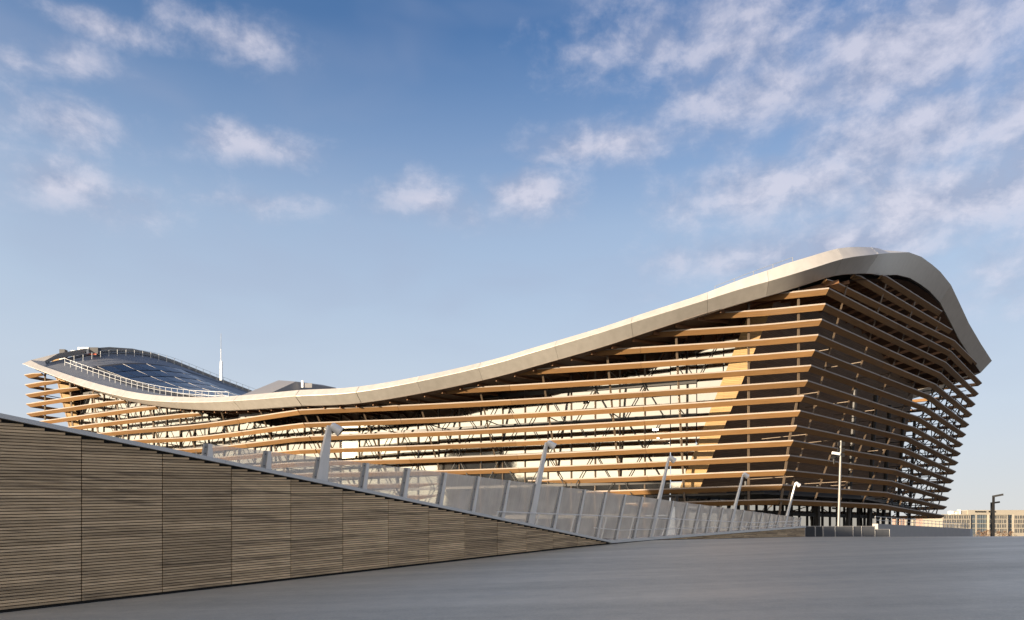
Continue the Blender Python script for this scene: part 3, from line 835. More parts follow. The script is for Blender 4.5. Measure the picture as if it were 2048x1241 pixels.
# guard rails on the roof
def guard(path, step, h=1.1):
    seg = [0.0]
    for (a, b), (c, d) in zip(path, path[1:]): seg.append(seg[-1] + math.hypot(c-a, d-b))
    tab = list(zip(seg, path)); n = int(seg[-1]/step); m = MB()
    at = [interp(tab, step*i) for i in range(n+1)]
    for (a, b), (c, d) in zip(at, at[1:]):
        for hh in (h, h*.52): m.bar(roof_pt(a, b, hh), roof_pt(c, d, hh), .045, n=5)
    g_ = m.build('guard_rail', M_RAIL, hall)
    for a, b in at: strut('rail_post', roof_pt(a, b), roof_pt(a, b, h), .06, M_RAIL, g_)
guard([(4.0, 3.6), (38.0, 4.2)], 1.2)
guard([(4.0, 5.0), (3.4, 12.0), (3.4, 50.0)], 1.5)
guard([(LEN-13.0, 3.0), (LEN-6.0, 3.4)], 1.75)
# zinc clad box on the roof near the joint
A_, B_, C_, D_, E_, F_ = ray(478, 793, 97), ray(538, 788, 93), ray(592, 763.5, 95.5), ray(557, 761, 103), ray(672, 776, 99), ray(645, 770, 108)
def low(p): q = p.copy(); q.z = EYE + 15.5; return q
top = [A_, B_, C_, E_, F_, D_]
m = MB(); m.add(top + [low(p) for p in top], [(0,1,2,5), (2,3,4,5), (6,7,1,0), (7,8,2,1), (8,9,3,2), (9,10,4,3), (10,11,5,4), (11,6,0,5)])
zb = m.build('roof_lantern', M_ZINC, hall)
strut('vent_stack', ray(605, 776, 95.2), ray(605, 762, 95.2), .28, M_WHITE, zb)
strut('access_hatch', ray(617, 776, 94.8), ray(617, 767, 94.8), .9, M_ZINC, zb, h=.1)

# ---- glazed long wall behind the slats
GA, GJ, GL = Vector((21.4, 77.8, 0)), Vector((-21.5, 94.0, 0)), Vector((-69.5, 121.0, 0))
def soffit_world(p):         # soffit height above a plan point: nearest sample of the roof grid
    best = None
    return best
_grid = []
for i in range(60):
    for j in range(24):
        s, t = LEN*i/59, j/24*.8
        q = roof_xy(s, t); _grid.append((q.x, q.y, soffit_z(s, t)))
def soffit_over(x, y):
    ws = sorted(((gx-x)**2 + (gy-y)**2, gz) for gx, gy, gz in _grid)[:4]
    sw = sum(1/(d+.05) for d, _ in ws); return sum(z/(d+.05) for d, z in ws)/sw
GZ0 = EYE - 1.2
def fold_r(z): return -0.07 - (z - EYE - 10.2)*.392      # the lit timber edge leans outwards
dGA = (GJ - GA).normalized()
def glass_line(a, b, nbay, right_lean=None, left_lean=None):
    d = (b - a); L = d.length; d.normalize(); n = Vector((-d.y, d.x, 0)) if (-d.y*0 + d.x*-1) > 0 else Vector((d.y, -d.x, 0))
    if n.y > 0: n = -n
    return d, L, n
LEVELS = [GZ0, EYE+2.6, EYE+6.1, EYE+9.6, EYE+13.1, EYE+16.6, EYE+20.1, EYE+23.4]
def curtain(a, b, nbay, clip=None):
    d, L, n = glass_line(a, b, nbay)
    tops = []
    for i in range(nbay+1):
        p = a + d*(L*i/nbay); tops.append(soffit_over(p.x, p.y) + .3)
    for i in range(nbay):
        r0, r1 = L*i/nbay, L*(i+1)/nbay
        for z0, z1 in zip(LEVELS, LEVELS[1:]):
            t0, t1 = tops[i], tops[i+1]
            if z0 > min(t0, t1): continue
            za, zb_ = min(z1, t0), min(z1, t1)
            q0, q1 = (clip(z0) if clip else -99), (clip(min(za, zb_)) if clip else -99)
            if max(q0, q1) > r1 - .2 and min(q0, q1) > r1 - .2: continue
            x0, x1 = max(r0, q0), max(r0, q1)
            x0, x1 = min(x0, r1-.05), min(x1, r1-.05)
            tl = random.gauss(0, .006); tv = random.gauss(0, .004)
            g0 = .05
            c = [a + d*(x0+g0), a + d*(r1-g0), a + d*(r1-g0), a + d*(x1+g0)]; zz = [z0+.05, z0+.05, zb_-.05, za-.05]
            w = r1 - r0; offs = [0 + tv*0, tl*w, tl*w + tv*(z1-z0), tv*(z1-z0)]
            m = MB(); front = [Vector((p.x, p.y, z)) + n*o for p, z, o in zip(c, zz, offs)]; back = [p - n*.04 for p in front]
            m.add(front + back, [(0,1,2,3), (7,6,5,4), (0,4,5,1), (1,5,6,2), (2,6,7,3), (3,7,4,0)])
            m.build('pane', M_GLASS, gw)
    for i in range(nbay+1):
        p = a + d*(L*i/nbay) + n*.06; zt = tops[i]
        zb0 = GZ0
        if clip and L*i/nbay < clip(GZ0): continue
        strut('mullion', (p.x, p.y, zb0), (p.x, p.y, zt), .13, M_STEEL, gw, h=.22)
    for li, z in enumerate(LEVELS[1:]):
        i0 = 0
        i = 0
        while i < nbay:
            if min(tops[i], tops[i+1]) > z and not (clip and clip(z) > L*i/nbay):
                j = i
                while j < nbay and min(tops[j], tops[j+1]) > z and j - i < 3: j += 1
                p, q = a + d*(L*i/nbay) + n*.10, a + d*(L*j/nbay) + n*.10
                strut('transom', (p.x, p.y, z), (q.x, q.y, z), .45 if li % 2 == 0 else .30, M_BAND, gw, h=.16, up=(n.x, n.y, 0))
                i = j
            else: i += 1
    # zigzag wind bracing standing off the glass
    step = L/nbay
    for li in range(1, len(LEVELS)-1, 1):
        z0, z1 = LEVELS[li], LEVELS[li+1]
        for i in range(0, nbay-1, 2):
            if clip and clip(z0) > L*i/nbay + .5: continue
            p0, pm, p1 = (a + d*(step*(i+x)) + n*.45 for x in (0.25, 1.0, 1.75))
            zt = min(z1, soffit_over(pm.x, pm.y) - .3)
            if zt - z0 < 2.0: continue
            hi, lo_ = (z0, zt) if li % 2 else (zt, z0)
            strut('brace', (p0.x, p0.y, lo_), (pm.x, pm.y, hi), .11, M_BLACK, gw, tube=True)
            strut('brace', (p1.x, p1.y, lo_), (pm.x, pm.y, hi), .11, M_BLACK, gw, tube=True)
_m = MB(); [_m.bar((a.x, a.y, GZ0 + .1), (b.x, b.y, GZ0 + .1), .5, .4) for a, b in ((GA, GJ), (GJ, GL))]
gw = _m.build('glass_wall', M_BAND, hall)
R0 = 2.1                                             # width of the lit timber edge
curtain(GA - dGA*6.0, GJ, 19, clip=lambda z: 6.0 + fold_r(z) + R0)
def left_clip_u(z): return 0
curtain(GJ, GL, 18)
# lit timber edge and the leaning timber end wall
def uvquad(name, pts, mat, parent, thick_n=None, div=1):
    """solid slab: pts bottom-left, bottom-right, top-right, top-left"""
    n = (pts[1]-pts[0]).cross(pts[3]-pts[0]).normalized()*.25
    L0, H0 = (pts[1]-pts[0]).length, (pts[3]-pts[0]).length
    vs_ = list(pts) + [p - n for p in pts]
    fs = [(0,1,2,3), (7,6,5,4), (0,4,5,1), (1,5,6,2), (2,6,7,3), (3,7,4,0)]
    dx = (pts[1]-pts[0]).normalized()
    uv = [((p - pts[0]).dot(dx), p.z) for p in pts]*2
    return link(name, mesh_py(name, vs_, fs, mat, uvs=uv), parent)
def fold_pt(z, extra=0.0, out=.30):
    p = GA + dGA*(fold_r(z) + extra); n = Vector((dGA.y, -dGA.x, 0)); n = n if n.y < 0 else -n
    p = p + n*out; p.z = z; return p
ZB, ZT = EYE + 4.6, EYE + 24.6
uvquad('timber_edge', [fold_pt(ZB, R0), fold_pt(ZB), fold_pt(ZT), fold_pt(ZT, R0)], M_CLAD_LIT, hall)
RB, RT = Vector((53.5, 105.5, EYE+4.6)), Vector((59.5, 109.5, EYE+26.0))
def endwall(f, g):           # f along, g up
    lo, hi = fold_pt(ZB).lerp(RB, f), fold_pt(ZT).lerp(RT, f)
    hi.z = ZT + (RT.z - ZT)*f + 4.2*math.sin(math.pi*f)
    return lo.lerp(hi, g)
vs_, fs, uv = [], [], []
NX, NZ = 16, 8
for i in range(NX+1):
    for j in range(NZ+1):
        p = endwall(i/NX, j/NZ); vs_.append(p); uv.append((i/NX*45, p.z))
for i in range(NX):
    for j in range(NZ): a = i*(NZ+1)+j; fs.append((a, a+NZ+1, a+NZ+2, a+1))
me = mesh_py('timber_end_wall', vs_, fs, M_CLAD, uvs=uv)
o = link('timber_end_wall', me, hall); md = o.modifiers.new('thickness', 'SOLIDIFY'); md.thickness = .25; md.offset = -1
# the far end wall's edge at the left, lit gold
a0, a1 = ray(137, 853, 121.5), ray(112, 757, 119.5); b0, b1 = ray(160, 853, 121.0), ray(134, 757, 119.0)
dz = (a0 - a1)/(a1.z - a0.z); ext = a0 + dz*8; extb = b0 + dz*8; up_ = a1 - dz*3; upb = b1 - dz*3
uvquad('timber_edge', [ext, extb, upb, up_], M_CLAD_LIT, hall)
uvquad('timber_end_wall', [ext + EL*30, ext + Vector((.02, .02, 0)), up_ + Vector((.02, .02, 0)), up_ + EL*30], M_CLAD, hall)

# ---- posts carrying the slats
def post(pts, w, mat, name='post'):
    vs_, fs = [], []
    for p in pts:
        for dx, dy in ((-w/2, -w/2), (w/2, -w/2), (w/2, w/2), (-w/2, w/2)): vs_.append(p + Vector((dx, dy, 0)))
    for i in range(len(pts)-1):
        for j in range(4): a, b = i*4+j, i*4+(j+1) % 4; fs.append((a, b, b+4, a+4))
    fs += [(3,2,1,0), tuple(range(len(vs_)-4, len(vs_)))]
    return link(name, mesh_py(name, vs_, fs, mat), hall)
LP = [(596, 8.5, .44, 27), (620, 8.5, .44, 27), (712, 8.9, .37, 27), (829, 9.3, .29, 27), (951, 10.2, .22, 28), (1079, 11.2, .155, 28), (1212, 12.2, .10, 28),
      (1353, 13.4, .05, 29), (1502, 14.4, 0, 29), (1603, 15.2, 0, 29), (514, 8.7, .40, 24), (435, 9.2, .33, 24), (359, 9.8, .30, 23), (290, 10.5, .26, 22),
      (225, 11.5, .18, 21), (180, 12.3, .12, 20), (134, 13.5, .06, 20), (84, 15.2, .0, 20)]
for ut, kt, sl, sp in LP:
    pts = []
    for k in [kt, kt-1.5, kt-3, kt-5, kt-8, max(-2.6, kt-11), -3.4]:
        if k < -3.5 or (pts and level(k) >= pts[-1].z): continue
        u = ut + (kt-k)*sp*sl
        p = long_pt(min(u, corner_u(max(k, 0)) - 3), k); p.y += .75; pts.append(p)
    post(pts, .19, M_STEEL)
    for k in range(1, int(kt), 3):                    # ties back to the glass wall
        u = ut + (kt-k)*sp*sl; p = long_pt(min(u, corner_u(k)-3), k); q = p + Vector((1.6, 5.0, .0))
        strut('tie', p + Vector((0, .7, -.45)), q + Vector((0, 0, -.45)), .12, M_BLACK, hall, tube=True)
for f in (.14, .38, .62, .86, 1.12, 1.28, 1.44, 1.60, 1.76, 1.92):
    zt = interp(zend, min(1, f/2*.98 + .02)) - 2.6; kt = min((zt - EYE)/SH - 2.84, 16.5 if f < 1.05 else 15.5 if f < 1.2 else 14.2 if f < 1.5 else 12.2)
    inn = Vector((-.5, .55, 0)); pts = [end_pt(f, k) + inn for k in [min(16.5, kt)] + [q for q in (12, 8, 4, 0) if q < kt - .5]]
    post(pts, .14, M_STEEL)
    if f > 1.05:
        for k in range(1, 14, 3):
            p = end_pt(f, k) + inn + Vector((0, 0, -.45)); strut('tie', p, p + Vector((-3.6, 4.0, 0)), .12, M_BLACK, hall, tube=True)
    else:
        for k in (2, 5, 8, 11):
            p = end_pt(f, k) + inn + Vector((0, 0, -.45)); strut('tie', p, p + Vector((-3.4, 3.6, .0)), .10, M_STEEL, hall, tube=True)
# lattice behind the slats at the far right corner
for k in range(0, 13):
    for i in range(9 if k < 12 else 0):
        f0, f1 = 1.16 + i*.093, 1.16 + (i+1)*.093
        inn = Vector((-1.3, 1.2, -.5))
        a, b = end_pt(f0, k) + inn, end_pt(f1, k+1) + inn
        if (i + k) % 2: a, b = end_pt(f1, k) + inn, end_pt(f0, k+1) + inn
        strut('brace', a, b, .13, M_BLACK, hall, tube=True)
    t0, t1 = tip_pt(k) + Vector((-1.2, 0, -.5)), tip_pt(k+1) + Vector((-1.2, 0, -.5))
    for i in range(4):
        a, b = t0 + EF*(i*3.4 + .4), t1 + EF*(i*3.4 + 2.1); strut('brace', a, b, .13, M_BLACK, hall, tube=True)
        a, b = t0 + EF*(i*3.4 + 3.8), t1 + EF*(i*3.4 + 2.1); strut('brace', a, b, .13, M_BLACK, hall, tube=True)
# black columns of the lobby and porch
for f, w, off in ((.05, .45, 4.2), (.42, .45, 4.2), (.72, .45, 4.2), (1.0, .5, 4.0), (1.22, .5, 4.0), (1.40, .5, 4.0), (1.56, .45, 3.6), (1.70, .45, 3.2)):
    p = end_pt(f, 0) + Vector((-.66, .75, 0))*off
    hgt = EYE + (18.0 if f > .9 else 6.0)
    q = p + Vector((.9, -.9, 0))*(.0 if f < .9 else .8)
    strut('column', (p.x, p.y, GZ0), (q.x, q.y, hgt), w, M_BLACK, hall, tube=True)

# ---- lobby under the end wall
LA, LB = Vector((17.0, 77.6, 0)), Vector((53.0, 105.2, 0))
dL = (LB - LA); LL = dL.length; dL.normalize(); nL = Vector((dL.y, -dL.x, 0))
_m = MB(); _m.bar((LA.x, LA.y, GZ0 + .05), (LB.x, LB.y, GZ0 + .05), .3, .3); lob = _m.build('lobby_glazing', M_BAND, hall)
NLB = 26
for i in range(NLB):
    p, q = LA + dL*(LL*i/NLB + .04), LA + dL*(LL*(i+1)/NLB - .04)
    for z0, z1 in ((GZ0, EYE+2.9), (EYE+3.35, EYE+4.35)):
        tl = random.gauss(0, .012); m = MB(); fr = [Vector((p.x, p.y, z0)), Vector((q.x, q.y, z0)) + nL*tl, Vector((q.x, q.y, z1)) + nL*tl, Vector((p.x, p.y, z1))]
        m.add(fr + [v - nL*.03 for v in fr], [(0,1,2,3), (7,6,5,4), (0,4,5,1), (1,5,6,2), (2,6,7,3), (3,7,4,0)]); m.build('pane', M_LOBBY, lob)
for i in range(NLB+1):
    p = LA + dL*(LL*i/NLB) + nL*.06; strut('mullion', (p.x, p.y, GZ0), (p.x, p.y, EYE+4.5), .14 if i % 3 else .3, M_BLACK, lob, h=.2)
p, q = LA + nL*.04, LB + nL*.04; strut('transom', (p.x, p.y, EYE+3.12), (q.x, q.y, EYE+3.12), .16, M_BLACK, lob, h=.46)
# floor slab over the lobby with its beams
outer = [corner_pt(0) + Vector((-.8, 2.0, 0)), bend_pt(0) + Vector((-1.4, 1.4, 0)), bend_pt(0).lerp(tip_pt(0), .62) + Vector((-1.6, 1.2, 0))]
inner = [Vector((53.5, 106.5, 0)), Vector((15.0, 79.5, 0))]
ring = outer + inner; m = MB()
m.add([Vector((p.x, p.y, EYE+4.55)) for p in ring] + [Vector((p.x, p.y, EYE+4.75)) for p in ring], [(4,3,2,1,0), (5,6,7,8,9)] + [(i, (i+1) % 5, 5+(i+1) % 5, 5+i) for i in range(5)])
m.build('porch_slab', M_BAND, hall)
for r, dzz in ((1.6, 4.9), (2.6, 5.0), (3.6, 4.95), (4.6, 5.05), (5.4, 4.9)):
    for a, b in ((outer[0], outer[1]), (outer[1], outer[2])):
        sh = Vector((-.66, .75, 0))*(r-1.2); strut('porch_beam', (a.x+sh.x, a.y+sh.y, EYE+dzz), (b.x+sh.x, b.y+sh.y, EYE+dzz), .14, M_BLACK, hall, h=.24)
# floodlights fixed before the glass, switched on
def lamp_material():
    m, t, p, o = material('lit_floodlight'); p.inputs['Emission Color'].default_value = (1, .95, .85, 1); p.inputs['Emission Strength'].default_value = 9
    return m
M_LIT = lamp_material()
for u, v in ((1310, 860), (1319, 876), (1164, 800)):
    p = ray(u, v, 78.0 + (1310-u)*.028)
    fl = strut('floodlight', p + Vector((-.3, 0, 0)), p + Vector((.3, 0, 0)), .22, M_BLACK, hall, h=.3)
    strut('lamp_face', p + Vector((-.27, -.17, 0)), p + Vector((.27, -.17, 0)), .18, M_LIT, hall, h=.06, up=(0, 1, 0))

# ------------------------------------------------------------------ things on the roof
t = thing('lightning_mast', 'thin white mast standing on the far side of the roof', 'mast', loc=ray(442, 758, 121))
strut('base_box', t.location + Vector((0,0,-.3)), t.location + Vector((.05,0,2.8)), .34, M_WHITE, t, h=.34)
strut('pole', t.location + Vector((0,0,2.6)), t.location + Vector((0,0,4.8)), .10, M_WHITE, t, tube=True)
strut('rod', t.location + Vector((0,0,4.7)), t.location + Vector((0,0,7.3)), .07, M_RAIL, t, tube=True)
def roof_box(name, label, u, v, d, w, h, mat, parts):
    t = thing(name, label, 'roof unit', loc=ray(u, v, d)); L = Vector(t.location)
    m = MB(); m.box((-w/2, -w*.4, 0), (w/2, w*.4, h)); m.build('casing', mat, t)
    for nm, lo, hi, mt in parts:
        m = MB(); m.box(lo, hi); m.build(nm, mt, t)
roof_box('air_handler', 'white roof unit with orange pipe at the top of the left roof end', 171, 716, 119, 1.7, 1.5, M_WHITE,
         [('pipe', (.6, -.9, .25), (2.2, -.75, .42), M_ORANGE), ('duct', (.9, -.6, .5), (2.3, .4, 1.5), M_GUT), ('fan_grille', (-.5, -.70, .4), (.5, -.685, 1.2), M_GUT)])
roof_box('cable_drum', 'small dark drum on a white stand at the left roof corner', 127, 722, 117, .9, .7, M_WHITE, [('drum', (-.42, -.4, .72), (.42, .4, 1.7), M_GUT)])
roof_box('vent_box', 'small white vent box left of the white roof unit', 149, 714, 118.5, .6, .8, M_WHITE, [('cowl', (-.4, -.35, .8), (.4, .35, .95), M_WHITE)])

# ------------------------------------------------------------------ site fence, ramp wall, mast, lamps
def fence_panel(u0, u1, y0, y1, vt0, vt1, label, mesh_mat):
    a, b = ray(u0, vt0, y0), ray(u1, vt1, y1); za, zb = ground_at(a.x, a.y), ground_at(b.x, b.y)
    t = thing('fence_panel', label, 'fence', 'site fence panels before the lobby', (a.x, a.y, za)); L = Vector(t.location)
    A0, A1, B0, B1 = Vector((a.x, a.y, za)), a, Vector((b.x, b.y, zb)), b
    for p, q in ((A0, A1), (B0, B1)): strut('post', p, q, .05, M_CLAMP, t, tube=True)
    strut('top_rail', A1, B1, .04, M_CLAMP, t, tube=True); strut('bottom_rail', A0 + Vector((0,0,.15)), B0 + Vector((0,0,.15)), .04, M_CLAMP, t, tube=True)
    d = (B0 - A0).normalized(); m = MB(); n = Vector((d.y, -d.x, 0))*.012
    pts = [A0 + Vector((0,0,.17)), B0 + Vector((0,0,.17)), B1 - Vector((0,0,.03)), A1 - Vector((0,0,.03))]
    m.add([p - L + n for p in pts] + [p - L - n for p in pts], [(0,1,2,3), (7,6,5,4), (0,4,5,1), (1,5,6,2), (2,6,7,3), (3,7,4,0)]); m.build('screen', mesh_mat, t)
M_MESH2 = plain('grey_fence_mesh', (0.075, 0.080, 0.09), 0.7)
FP = [(1610, 1630, 'black site fence panel against the end of the low batten wall', M_MESH), (1631, 1645, 'narrow black site fence panel, second from the batten wall', M_MESH),
      (1647, 1670, 'grey mesh site fence panel left of the tall camera mast', M_MESH2), (1671, 1706, 'wide grey mesh site fence panel at the foot of the camera mast', M_MESH2),
      (1707, 1723, 'grey mesh site fence panel, first right of the camera mast', M_MESH2), (1724, 1750, 'grey mesh site fence panel, second right of the camera mast', M_MESH2),
      (1751, 1779, 'low grey mesh site fence panel before the concrete ramp wall', M_MESH2)]
for i, (u0, u1, lb, mt) in enumerate(FP):
    vt = 1053 if i < 6 else 1059
    fence_panel(u0, u1, 57 + i*.25, 57.2 + i*.25, vt, vt, lb, mt)
rw = thing('ramp_wall', 'long grey concrete ramp wall with thin white railing right of the fence', 'wall')
pa, pb = ray(1756, 1048, 63.5), ray(1940, 1059, 92.0); pb.z = pa.z
d = (pb - pa); d.z = 0; d.normalize(); n = Vector((-d.y, d.x, 0))*.45
za = EYE - 1.6
m = MB(); m.hexa([Vector((pa.x, pa.y, za)), Vector((pb.x, pb.y, za)), Vector((pb.x, pb.y, za)) + n, Vector((pa.x, pa.y, za)) + n, pa, pb, pb + n, pa + n]); m.build('concrete', M_CONC, rw)
e0 = pb + d*.02; e1 = pb + d*1.4; m = MB()
m.hexa([Vector((e0.x, e0.y, za)), Vector((e1.x, e1.y, za)) + d*.5, Vector((e1.x, e1.y, za)) + n*4 + d*.5, Vector((e0.x, e0.y, za)) + n*4, e0, e1, e1 + n*4, e0 + n*4]); m.build('end_block', M_CONC_LIT, rw)
L = (pb - pa).length; m = MB()
for h in (.62, .32): m.bar(pa + n*.5 + Vector((0,0,h)), pb + n*.5 + Vector((0,0,h)), .05, n=6)
hr = m.build('railing', M_RAIL, rw)
for i in range(24):
    p = pa + n*.5 + d*(L*i/23); strut('baluster', p, p + Vector((0,0,.62)), .05, M_RAIL, hr, h=.05)

M_MAST = plain('dull_mast', (0.20, 0.195, 0.185), 0.5, 0.4)
mast = thing('camera_mast', 'tall silver mast with white box and black dome camera before the lobby', 'mast', loc=(ray(1676, 1075, 60).x, 60, EYE-.6))
B = Vector(mast.location); T = ray(1682, 882, 60)
m = MB(); m.bar(Vector((0,0,0)), T - B, .24, n=10, w2=.17); m.build('pole', M_MAST, mast)
ax = (T - B).normalized()
for dzz in (.25, .72, 1.15):
    c = T - ax*dzz; strut('clamp', c + Vector((-.26, 0, 0)), c + Vector((.3, 0, 0)), .12, M_BLACK, mast, h=.3)
strut('cable_box', T - ax*1.0 + Vector((-.72, -.1, .02)), T - ax*1.08 + Vector((-.1, -.1, 0)), .16, M_WHITE, mast, h=.2)
strut('arm', T - ax*1.22 + Vector((-.62, -.05, 0)), T - ax*1.22 + Vector((-.05, 0, 0)), .07, M_BLACK, mast)
m = MB(); c = T - ax*1.35 - B + Vector((-.55, -.05, 0))
m.bar(c, c + Vector((0,0,.12)), .52, n=14, w2=.16); m.bar(c + Vector((0,0,-.1)), c, .40, n=14, w2=.52); m.bar(c + Vector((0,0,-.5)), c + Vector((0,0,-.1)), .10, n=10, w2=.22); m.build('dome_camera', M_BLACK, mast)

def street_lamp(u, vt, y, ua, va, label):
    T = ray(u, vt, y); z0 = ground_at(T.x, y); t = thing('street_lamp', label, 'street lamp', 'black angled street lamps at the right', (T.x, y, z0))
    strut('pole', (T.x, y, z0), (T.x, y, T.z + .1), .19, M_BLACK, t); E = ray(ua, va, y - .4)
    strut('arm', T + Vector((-.1, 0, 0)), E, .22, M_BLACK, t, h=.22)
    strut('lamp_head', T.lerp(E, .45) + Vector((0,0,-.09)), T.lerp(E, .95) + Vector((0,0,-.09)), .12, M_WHITE, t, h=.02)
street_lamp(1983, 1007, 100, 1999.6, 1004.5, 'black right angled street lamp, shorter and left of the pair')
street_lamp(1987, 993.5, 85, 2006.5, 989.5, 'black right angled street lamp, taller and right of the pair')

# ------------------------------------------------------------------ far town
def far_box(parent, name, u0, u1, v0, y, depth, mat, zb=EYE-5.5):
    a, b = ray(u0, v0, y), ray(u1, v0, y); m = MB(); m.box((a.x, y, zb), (b.x, y + depth, a.z)); return m.build(name, mat, parent)
OY = 560.0
off = thing('office_building', 'cream office block with narrow windows and dark roof lettering far behind the lamps', 'building')
far_box(off, 'wall', 1885, 1941.6, 1029.5, OY, 18, M_CREAM); far_box(off, 'wall', 1978, 2016, 1029.5, OY - 1.0, 18, M_CREAM)
far_box(off, 'wall', 2027, 2120, 1029.5, OY, 18, M_CREAM); far_box(off, 'glass_block', 1941.7, 1977.9, 1029.2, OY + 1.5, 14, M_WING); far_box(off, 'glass_block', 2016.2, 2026.8, 1029.2, OY + 1.5, 14, M_WING)
far_box(off, 'roof_storey', 1936, 2110, 1020.5, OY + 2.5, 12, M_CREAM); far_box(off, 'roof_storey', 1917, 1935.8, 1022, OY + 3.5, 9, M_CREAM)
far_box(off, 'roof_plant', 1902, 1907.5, 1022.5, OY + 5, 4, M_GREY); far_box(off, 'roof_plant', 1910.5, 1914.5, 1025, OY + 5, 3, M_WHITE); far_box(off, 'roof_plant', 1919, 1922, 1020, OY + 2.8, 3, M_GREY)
far_box(off, 'cornice', 1883.5, 1941.6, 1029, OY - .6, .8, M_CREAM, ray(0, 1030.6, OY).z); far_box(off, 'cornice', 1978, 2016, 1029, OY - 1.6, .8, M_CREAM, ray(0, 1030.6, OY).z)
for x0, x1 in ((1887, 1940.5), (1979, 2014), (2029, 2118)):
    n = int((x1 - x0)/3.3)
    for r, (va, vb) in enumerate(((1031.5, 1037.8), (1039.6, 1047), (1048.8, 1056), (1058, 1066))):
        for i in range(n):
            x = x0 + (x1-x0)*i/n + (.5 if (i + r) % 3 == 0 else 0); w = 1.5
            yy = OY - .12 - (1.0 if 1978 < x0 < 2016 else 0); p, q = ray(x, vb, yy), ray(x + w, va, yy); 
            o = bpy.data.objects.new('window', unit_box(M_WIN)); COL.objects.link(o); o.parent = off
            o.location = ((p.x+q.x)/2, yy + .1, (p.z+q.z)/2); o.scale = (q.x-p.x, .3, q.z-p.z)
for x0, x1 in ((1942.5, 1977), (2016.5, 2026.5)):
    for v in (1029.6, 1038.5, 1047.8, 1057): p, q = ray(x0-.5, v, OY+1.3), ray(x1+.5, v, OY+1.3); strut('floor_band', p, q, .5, M_CREAM, off, h=.4)
    for i in range(8 if x0 < 2000 else 3):
        x = x0 + (x1-x0)*i/(7 if x0 < 2000 else 2); p, q = ray(x, 1029.6, OY+1.2), ray(x, 1070, OY+1.2); strut('glazing_bar', p, q, 1.0 if i == 2 else .22, M_CREAM if i == 2 else M_WIN, off, h=.3)
# dark lettering on the roof storey, too far off to read
for i in range(17):
    if i in (9, 10): continue
    x = 1950.5 + i*2.45; p, q = ray(x, 1025.2, OY+2.2), ray(x + 1.6, 1022.6 - (.4 if i in (0, 11) else 0), OY+2.2)
    o = bpy.data.objects.new('sign_letter', unit_box(M_BLACK)); COL.objects.link(o); o.parent = off
    o.location = ((p.x+q.x)/2, OY+2.2, (p.z+q.z)/2); o.scale = (q.x-p.x, .3, q.z-p.z)
def far_house(u0, u1, v0, y, mat, label, rows, cols):
    t = thing('town_house', label, 'building', 'far houses beyond the lobby'); far_box(t, 'wall', u0, u1, v0, y, 14, mat)
    far_box(t, 'roof', u0 - .3, u1 + .3, v0 - .7, y - .5, 15, M_ZINC, ray(0, v0 + .02, y).z + .05)
    for r in range(rows):
        for c in range(cols):
            x = u0 + (u1-u0)*(c + .3)/cols; v = v0 + 1.6 + r*4.0
            o = bpy.data.objects.new('window', unit_box(M_WIN)); COL.objects.link(o); o.parent = t; p, q = ray(x, v + 2.2, y), ray(x + (u1-u0)/cols*.4, v, y)
            o.location = ((p.x+q.x)/2, y, (p.z+q.z)/2); o.scale = (q.x-p.x, .3, q.z-p.z)
far_house(1864.5, 1881, 1036.5, 600, M_CREAM, 'cream town house left of the far office block', 4, 4)
far_house(1849, 1857.5, 1035.5, 640, M_ROSE, 'narrow pink town house seen under the lowest slat', 4, 2)
far_house(1826, 1846, 1039.5, 660, M_CREAM, 'low cream house far behind the black porch columns', 3, 5)
far_house(1800, 1822, 1037.5, 700, M_ROSE, 'wide pink house far behind the black porch columns', 3, 5)
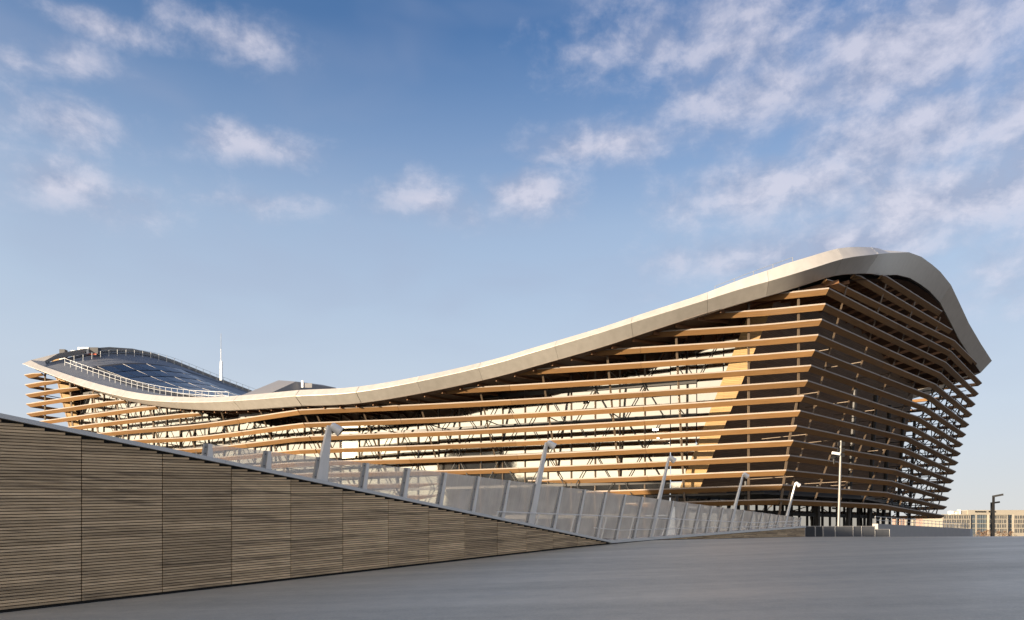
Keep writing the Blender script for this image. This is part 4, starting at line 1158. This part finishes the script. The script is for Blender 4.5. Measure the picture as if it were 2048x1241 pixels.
# winter shrubs before the office
def leaf_material(name, a, b):
    m, t, p, o = material(name); g_ = t.new('ShaderNodeNewGeometry')
    t.l.new(t.ramp(g_.outputs['Random Per Island'], [(0, a), (1, b)]), p.inputs['Base Color']); p.inputs['Roughness'].default_value = .8; return m
M_LEAF = leaf_material('winter_twigs', (0.10, 0.060, 0.040), (0.22, 0.14, 0.085))
M_BARK = plain('bark', (0.09, 0.065, 0.05), .9)
for u, v, y, lb in ((1959, 1061.5, 230, 'bare brown shrub right of the ramp wall end'), (1969, 1063, 236, 'bare brown shrub between ramp wall and lamps'), (1976, 1061, 244, 'bare brown shrub left of the lamp poles'),
                    (1998, 1063.5, 238, 'bare brown shrub right of the lamp poles'), (2010, 1062.5, 246, 'bare brown shrub before the office middle'), (2022, 1063, 240, 'bare brown shrub farthest right before the office')):
    top = ray(u, v, y); z0 = ground_at(top.x, y); H = top.z - z0; t = thing('shrub', lb, 'shrub', 'winter shrubs before the far office', (top.x, y, z0))
    m = MB()
    for i in range(5):
        a = random.uniform(0, 6.28); m.bar((0,0,0), (math.cos(a)*H*.25, math.sin(a)*H*.25, H*.6), .16, n=5, w2=.05)
    m.build('trunk', M_BARK, t); m = MB()
    for i in range(420):
        a, r = random.uniform(0, 6.28), random.random()**.5*H*.42; z = H*random.uniform(.25, 1.0); r *= math.sin(math.pi*min(1, z/H*.8 + .15))
        c = Vector((math.cos(a)*r, math.sin(a)*r, z)); s = random.uniform(.12, .35)
        p = [c + Vector((random.uniform(-s, s), random.uniform(-s, s), random.uniform(-s, s))) for _ in range(3)]; m.add(p, [(0,1,2)])
    m.build('crown', M_LEAF, t)

# ------------------------------------------------------------------ unseen block added behind the viewer to cast shade over the foreground
M_BRICK = plain('brown_brick', (0.22, 0.16, 0.11), 0.85)
blk = thing('shade_block', 'plain brown block, unseen behind the viewer, added to shade the deck', 'building')
cx = Vector((-SUN_XY.y*0, 0, 0)); sd = Vector((SUN_XY.x, SUN_XY.y, 0)); pd = Vector((sd.y, -sd.x, 0))        # pd runs across the sun's direction
if pd.y < 0: pd = -pd
c0 = sd*40
for lo_, hi_, BHT in ((-8.0, 46.0, 16.4), (46.0, 60.0, 22.0)):          # low part shades the deck, taller part shades the lower slats
    A = c0 + pd*lo_; Bp = c0 + pd*hi_
    m = MB(); m.hexa([A + Vector((0,0,-6)), Bp + Vector((0,0,-6)), Bp + sd*16 + Vector((0,0,-6)), A + sd*16 + Vector((0,0,-6)), A + Vector((0,0,BHT)), Bp + Vector((0,0,BHT)), Bp + sd*16 + Vector((0,0,BHT)), A + sd*16 + Vector((0,0,BHT))])
    m.build('wall', M_BRICK, blk)
    for r in range(int((BHT - 3)/3.6)):
        for c in range(int((hi_ - lo_)/4.5)):
            p = c0 + pd*(lo_ + 2.6 + c*4.5) - sd*.05; z = 1.5 + r*3.6
            o = strut('window', Vector((p.x, p.y, z)), Vector((p.x, p.y, z + 1.9)), 2.6, M_WIN, blk, h=.12, up=(sd.x, sd.y, 0))
